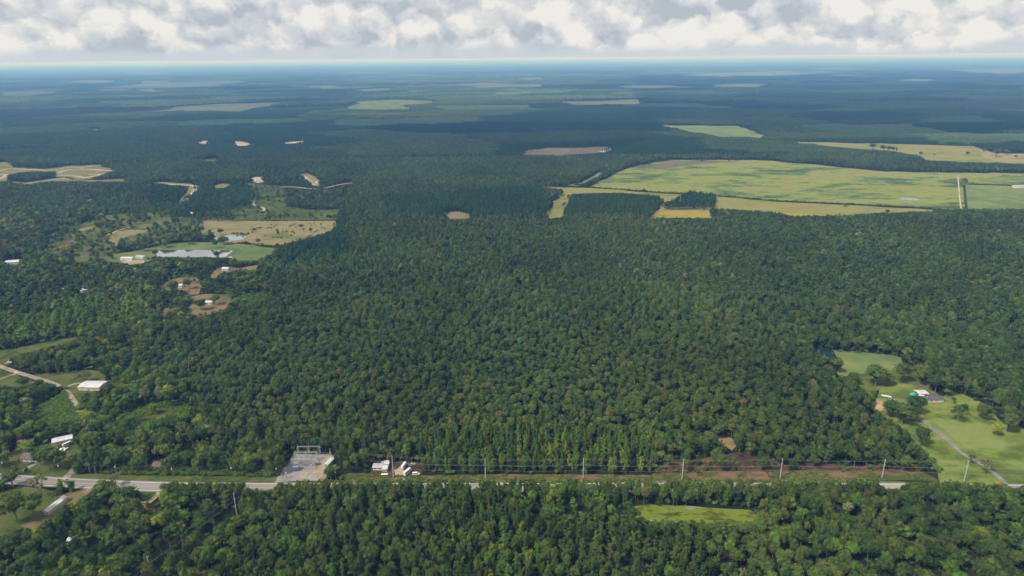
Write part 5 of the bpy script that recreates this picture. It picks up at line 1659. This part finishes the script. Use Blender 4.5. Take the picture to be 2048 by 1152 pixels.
scl = np.stack([W, W, H], 1)
P3 = np.stack([X, Y, np.zeros(N)], 1)
def wood(label, mask, key):
    mask = mask & ~own
    if mask.sum():
        scatter('woodland', label, 'woodland', key, P3[mask], scl[mask], rot[mask], pick[mask], tint[mask])
south = Y < at(1024, 982).y
near = dist < 900
wood('dense mixed woods south of highway behind the front trees', south, 'near')
wood('plantation woods of even round crowns north of highway', ~south & near & np.isin(zone, (2,)), 'near')
wood('columnar bright green grove beside the dirt strip', ~south & near & np.isin(zone, (6,)), 'near')
wood('mixed colourful woods around the western houses', ~south & near & np.isin(zone, (4, 5)), 'near')
wood('broad dark hardwood forest around the homestead', ~south & near & ~np.isin(zone, (2, 4, 5, 6)), 'near')
wood('middle distance forest reaching up to the pastures', ~south & ~near & ~stand[idx], 'mid')
wood('pine and oak stands left inside the hay strip', ~south & ~near & stand[idx], 'mid')

# undergrowth closes the floor of the near woods and their edges
U = grid_points(7.0, 270, 1050, 0.86, 0.5, 9)
ux, uy = project(U[:, 0], U[:, 1], np.zeros(len(U)))
uk = (seg_dist(U[:, 0], U[:, 1], HWL) > 9.0) & ~((seg_dist(U[:, 0], U[:, 1], CORR) < 3.5) & (U[:, 1] < at(540, 960).y))
tx2, ty2 = project(U[:, 0], U[:, 1], np.full(len(U), 3.0))
for poly in CLEAR:
    uk &= ~in_poly(ux, uy, poly) & ~in_poly(tx2, ty2, poly)
uk &= ~(in_poly(ux, uy, SPARSE[1][0]) & (rng.random(len(U)) > .25))
for kx, ky, kr in KEEP_OUT:
    uk &= (U[:, 0] - kx) ** 2 + (U[:, 1] - ky) ** 2 > (kr * .8) ** 2
U = U[uk]
nu = len(U)
uw = rng.uniform(3.5, 6.5, nu)
scatter('undergrowth', 'low green undergrowth beneath the near woods', 'undergrowth', 'mid', np.column_stack([U, np.zeros(nu)]), np.stack([uw, uw, rng.uniform(1.8, 4.5, nu)], 1),
        rng.uniform(0, 6.28, nu), rng.choice(IDX['bush'], nu), TA[rng.choice([TN.index('dark'), TN.index('mid'), TN.index('bright')], nu, p=[.5, .38, .12])] * rng.uniform(.7, 1.1, (nu, 1)))

# brush and hedges
def brush(label, cat, pts, hs, ws, tints, seed, name='brush', form_p=('bush',)):
    r = np.random.default_rng(seed)
    n = len(pts)
    pts = np.array(pts)
    pk = r.choice(sum([IDX[f] for f in form_p], []), n)
    ti = TA[r.choice([TN.index(t) for t in tints], n)] * r.uniform(.75, 1.25, (n, 1))
    hh, ww = r.uniform(*hs, n), r.uniform(*ws, n)
    scatter(name, label, cat, 'mid', np.column_stack([pts, np.zeros(n)]), np.stack([ww, ww, hh], 1), r.uniform(0, 6.28, n), pk, ti)

def fill(pxpoly, n, seed, thr=0.0, sc=12):
    r = np.random.default_rng(seed)
    w = np.array([(p.x, p.y) for p in poly_world(pxpoly)])
    lo, hi = w.min(0), w.max(0)
    q = r.uniform(lo, hi, (n * 4, 2))
    q = q[in_poly(q[:, 0], q[:, 1], [tuple(t_) for t_ in w])]
    q = q[vnoise(q[:, 0], q[:, 1], sc, seed) > thr][:n]
    ok = np.ones(len(q), bool)
    for kx, ky, kr in KEEP_OUT:
        ok &= (q[:, 0] - kx) ** 2 + (q[:, 1] - ky) ** 2 > (kr * .6) ** 2
    return q[ok]

def along(pxline, gap, jit, seed):
    r = np.random.default_rng(seed)
    w = poly_world(pxline)
    out = []
    for a, b in zip(w, w[1:]):
        n = max(1, int((b - a).length / gap))
        for i in range(n):
            p = a.lerp(b, (i + r.uniform(0, 1)) / n)
            out.append((p.x + r.uniform(-jit, jit), p.y + r.uniform(-jit, jit)))
    return out

brush('tangled bright green bushes filling the overgrown roadside field', 'brush', fill([(62, 838), (75, 812), (130, 782), (140, 800), (158, 828), (165, 850), (140, 846), (100, 850)], 900, 5), (.6, 2.2), (1.8, 4.2), ['mid', 'bright', 'bright', 'olive'], 5)
brush('dark hedge line of bushes across the overgrown roadside field', 'hedge', along([(45, 832), (75, 806), (100, 792), (128, 778)], 1.2, 3.0, 6), (2.5, 5.0), (3.5, 6), ['dark', 'mid'], 6, 'hedgerow')
brush('low scrub bushes in the grassy opening east of dirt road', 'brush', fill([(235, 832), (270, 820), (305, 806), (362, 800), (382, 815), (380, 830), (350, 833), (295, 837), (245, 842)], 500, 7, .25), (.5, 1.8), (1.6, 4.0), ['olive', 'mid', 'bright'], 7)
brush('leafy thicket along the back of the highway verge', 'brush', fill([(150, 945), (230, 938), (300, 934), (380, 938), (470, 944), (560, 946), (560, 955), (470, 952), (330, 951), (200, 948)], 700, 8), (1.2, 4.0), (2.5, 5.0), ['mid', 'bright', 'mid', 'olive'], 8)
brush('weeds and saplings between the dirt strip and highway', 'brush', fill([(565, 964), (700, 962), (1000, 962), (1400, 962), (1740, 963), (1740, 968), (1000, 967), (565, 966)], 700, 9, .3), (.8, 2.6), (1.6, 3.5), ['mid', 'bright', 'olive', 'lime'], 9)
brush('grass tufts and seedlings on the reddish dirt strip', 'brush', fill([(680, 950), (850, 951), (1300, 952), (1420, 942), (1600, 944), (1860, 948), (1880, 960), (1000, 960), (700, 961)], 900, 41, .42, 9), (.3, 1.1), (1.2, 3.2), ['mid', 'olive', 'bright', 'brown'], 41)
brush('bushes edging the south side of the long pond', 'brush', along([(296, 518), (330, 519), (380, 520), (440, 520)], 2.0, 3.5, 10), (2.0, 5.5), (3.5, 7), ['mid', 'dark', 'bright'], 10)
brush('bushes along the back bank of the smaller pond', 'brush', along([(466, 468), (488, 470), (506, 467)], 2.5, 3.0, 11), (2.0, 5), (4, 7), ['dark', 'mid'], 11)
brush('shrub row along the fence of the green pasture', 'hedge', along([(478, 486), (512, 490), (545, 494)], 3.5, 1.5, 12), (1.5, 4), (3, 5.5), ['mid', 'dark'], 12, 'hedgerow')
brush('long dark hedgerow dividing pasture and hay strip', 'hedge', along([(1178, 375), (1300, 384), (1420, 391), (1560, 403), (1700, 409), (1868, 418)], 3.0, 2.0, 13), (2.0, 4.5), (4.5, 8), ['dark', 'mid'], 13, 'hedgerow')
brush('double tree line running up beside the wide pasture', 'hedge', along([(1150, 374), (1178, 372), (1240, 340), (1256, 331)], 3.0, 5.0, 14), (5, 10), (6, 10), ['dark', 'mid', 'pine'], 14, 'hedgerow', ('round',))
brush('straight dark hedge above the square mown field', 'hedge', along([(1937, 369), (2028, 372)], 2.5, 1.0, 15), (2.5, 4), (4, 6), ['dark'], 15, 'hedgerow')
brush('dark hedge beside the tan track of the square mown field', 'hedge', along([(1928, 372), (1930, 395), (1932, 418)], 3, 1.0, 24), (2, 4), (4, 6), ['dark'], 24, 'hedgerow')
brush('scattered bushes across the tan pasture', 'brush', fill([(500, 450), (660, 446), (650, 462), (560, 478), (500, 470)], 60, 16, .45, 25), (1.2, 3.5), (3, 6), ['mid', 'olive'], 16)
sq = random.Random(31)
for x_, y_ in fill(SPARSE[0][0], 46, 31, .3, 30):
    tn_ = sq.choice(['dark', 'mid', 'bright'])
    plant('round', sq.randrange(3), x_, y_, sq.uniform(5, 9), sq.uniform(5, 9), [c_ * sq.uniform(.8, 1.15) for c_ in T[tn_]], 'small %s tree dotted on the open yellow-green scrub' % TINT_WORD[tn_], 'small %s trees on the scrub' % TINT_WORD[tn_])
brush('scattered bushes over the open yellow-green scrub', 'brush', fill(SPARSE[0][0], 420, 17, .45, 25), (.8, 2.4), (3, 6), ['mid', 'bright', 'olive', 'dark'], 17)
brush('reeds and floating clumps around the algae pond', 'brush', along([(1262, 1022), (1290, 1046), (1340, 1048), (1400, 1050), (1460, 1055), (1516, 1050), (1520, 1030)], 1.2, 2.5, 18), (1, 3), (2, 4), ['mid', 'olive', 'bright'], 18)
brush('low bushes around the cream house yard', 'brush', fill([(0, 922), (30, 898), (62, 893), (150, 880), (158, 900), (110, 900), (60, 905), (20, 925)], 90, 19, .4), (1, 3), (2, 4.5), ['mid', 'bright', 'dark'], 19)
brush('saplings on the brown open ground by the dirt strip', 'brush', fill([(1310, 948), (1325, 925), (1395, 920), (1470, 905), (1530, 905), (1560, 925), (1700, 930), (1840, 930), (1850, 944), (1400, 944)], 160, 20, .45), (.8, 3), (1.5, 3.5), ['mid', 'brown', 'olive'], 20)
brush('low leafy growth in front of the tall wood behind the plantation', 'brush', fill([(420, 570), (470, 582), (560, 580), (560, 600), (500, 625), (480, 600)], 260, 22), (1.5, 5), (3, 6), ['bright', 'mid', 'mid'], 22)

edge = []
for ring_, g_ in (([(398, 441), (520, 442), (677, 442), (668, 462), (640, 470), (600, 480), (566, 491)], 5.0), ([(222, 507), (300, 495), (330, 486)], 6.0), ([(552, 497), (546, 508), (513, 522)], 4.0),
                  ([(374, 595), (386, 604), (376, 616), (378, 634), (420, 629), (453, 619)], 4.0), ([(325, 581), (318, 572), (345, 558), (376, 552), (404, 570)], 4.0),
                  ([(1667, 700), (1780, 709), (1802, 714)], 6.0), ([(1928, 789), (1985, 816), (2012, 849), (2036, 854)], 6.0), ([(1850, 905), (1880, 955)], 3.0), ([(1296, 437), (1423, 437), (1433, 420), (1553, 425), (1580, 434), (1775, 429), (1902, 420), (2060, 420)], 8.0)):
    edge += along(ring_, g_, 3.5, len(edge) + 3)
brush('bushes straggling along the edges of the open fields', 'brush', edge, (1.2, 4.5), (2.5, 6), ['mid', 'dark', 'olive', 'bright'], 23)

# ------------------------------------------------------------------ far woods: canopy tiles by stand
def far_points(sp, d0, d1, seed):
    q = grid_points(sp, d0 * 0.78, d1, 0.9, 0.12, seed)
    d = np.hypot(q[:, 0], q[:, 1])
    return q[(d < d1) & (q[:, 1] > d0)]

def stand_cells(x, y, seed):
    """rectangular-ish timber stands: nearest seed on a jittered stretched grid"""
    sx, sy = 620.0, 430.0
    gx, gy = x / sx, y / sy
    best = np.full(x.shape, 1e9); bid = np.zeros(x.shape, np.int64)
    for dx in (-1, 0, 1):
        for dy in (-1, 0, 1):
            cx, cyy = np.floor(gx) + dx, np.floor(gy) + dy
            h1 = np.abs(np.sin(cx * 127.1 + cyy * 311.7 + seed) * 43758.5453) % 1
            h2 = np.abs(np.sin(cx * 269.5 + cyy * 183.3 + seed) * 43758.5453) % 1
            d = np.maximum(np.abs(gx - cx - h1), np.abs(gy - cyy - h2))
            m = d < best
            best[m] = d[m]
            bid[m] = (cx * 7919 + cyy * 104729).astype(np.int64)[m]
    return bid

def cell_rand(bid, k):
    return np.abs(np.sin(bid * 0.0137 + k * 77.7) * 43758.5453) % 1

# cloud shadow on the plain painted into the leaf tints, lighter bands between
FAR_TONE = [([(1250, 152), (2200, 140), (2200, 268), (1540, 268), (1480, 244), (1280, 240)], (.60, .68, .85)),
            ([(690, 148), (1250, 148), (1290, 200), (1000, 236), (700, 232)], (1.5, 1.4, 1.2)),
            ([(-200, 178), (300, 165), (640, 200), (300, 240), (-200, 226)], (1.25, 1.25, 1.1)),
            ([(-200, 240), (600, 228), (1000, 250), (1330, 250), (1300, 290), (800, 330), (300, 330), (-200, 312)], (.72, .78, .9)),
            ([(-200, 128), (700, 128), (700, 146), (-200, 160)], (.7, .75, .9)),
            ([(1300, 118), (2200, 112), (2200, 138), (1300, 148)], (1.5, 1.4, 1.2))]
for sp, d0, d1, sc, lab in ((46.0, 2140, 4800, 1.0, 'far forest of patchwork timber stands beyond the pastures'),
                            (88.0, 4790, 9000, 2.0, 'hazy blue forest stands in the distance'),
                            (150.0, 8980, 16500, 3.4, 'faint forest stands below the horizon haze')):
    q = far_points(sp, d0, d1, int(sp))
    x, y = q[:, 0], q[:, 1]
    fx, fy = project(x, y, np.zeros_like(x))
    k = (fx > -120) & (fx < 2170)
    hgt = 14.0
    for poly in CLEAR:
        k &= ~in_poly(fx, fy, poly)
        for z_ in (6.0, 12.0):
            ax_, ay_ = project(x, y, np.full_like(x, z_))
            k &= ~in_poly(ax_, ay_, poly)
        for ddx in (-18 * sc, 18 * sc):
            ax_, ay_ = project(x + ddx, y, np.zeros_like(x))
            k &= ~in_poly(ax_, ay_, poly)
    x, y = x[k], y[k]
    n = len(x)
    bid = stand_cells(x, y, 3.0)
    r1, r2, r3 = cell_rand(bid, 1), cell_rand(bid, 2), cell_rand(bid, 3)
    pineish = r1 > .62
    base = np.where(pineish[:, None], np.array(T['pine']), np.array(T['mid']) * .8 + np.array(T['dark']) * .2)
    young = (r2 > .82)
    base = np.where(young[:, None], np.array(T['young']), base)
    # the light young plantation beside the strip field
    yp = in_poly(*project(x, y, np.zeros(n)), [(1838, 268), (2170, 272), (2170, 292), (1900, 289), (1838, 284)])
    base = np.where(yp[:, None], np.array(T['young']) * 1.2, base)
    young |= yp
    big_ = vnoise(x, y, 1500, 5)
    ti = base * (.6 + .65 * r3)[:, None] * (.65 + .7 * big_)[:, None] * rng.uniform(.88, 1.12, (n, 1))
    gx_, gy_ = project(x, y, np.zeros(n))
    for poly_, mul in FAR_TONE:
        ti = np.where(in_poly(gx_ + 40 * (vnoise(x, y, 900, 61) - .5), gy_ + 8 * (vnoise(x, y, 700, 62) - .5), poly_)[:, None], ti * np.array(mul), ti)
    zz = np.where(young, .45, .8 + .35 * r2)
    pk = np.where(pineish, 3 + rng.integers(0, 2, n), rng.integers(0, 3, n))
    zs = zz * rng.normal(1, .06, n)
    s3 = np.stack([np.full(n, sc * 1.04), np.full(n, sc * 1.04), zs * (1 + .25 * (sc > 1))], 1)
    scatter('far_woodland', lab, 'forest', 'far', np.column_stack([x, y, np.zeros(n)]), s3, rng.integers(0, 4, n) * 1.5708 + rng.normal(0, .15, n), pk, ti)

# ------------------------------------------------------------------ haze: even thin air round camera and land, below the clouds
hz = MB().box(-302000, -302000, -1.0, 302000, 302000, 312.0)
m, n, l = new_mat('haze_air')
v = n.new('ShaderNodeVolumePrincipled')
v.inputs['Color'].default_value = (0.20, 0.45, 1.0, 1)
v.inputs['Absorption Color'].default_value = (1, 1, 1, 1)
v.inputs['Density'].default_value = 9.0e-5
v.inputs['Anisotropy'].default_value = 0.0
o_ = n.new('ShaderNodeOutputMaterial')
l.new(v.outputs[0], o_.inputs['Volume'])
ho = hz.build('haze', m)
tag(ho, 'thin blue haze lying over the whole landscape', 'haze', None, 'stuff')
print('TREES', N, 'objects', len(bpy.data.objects))
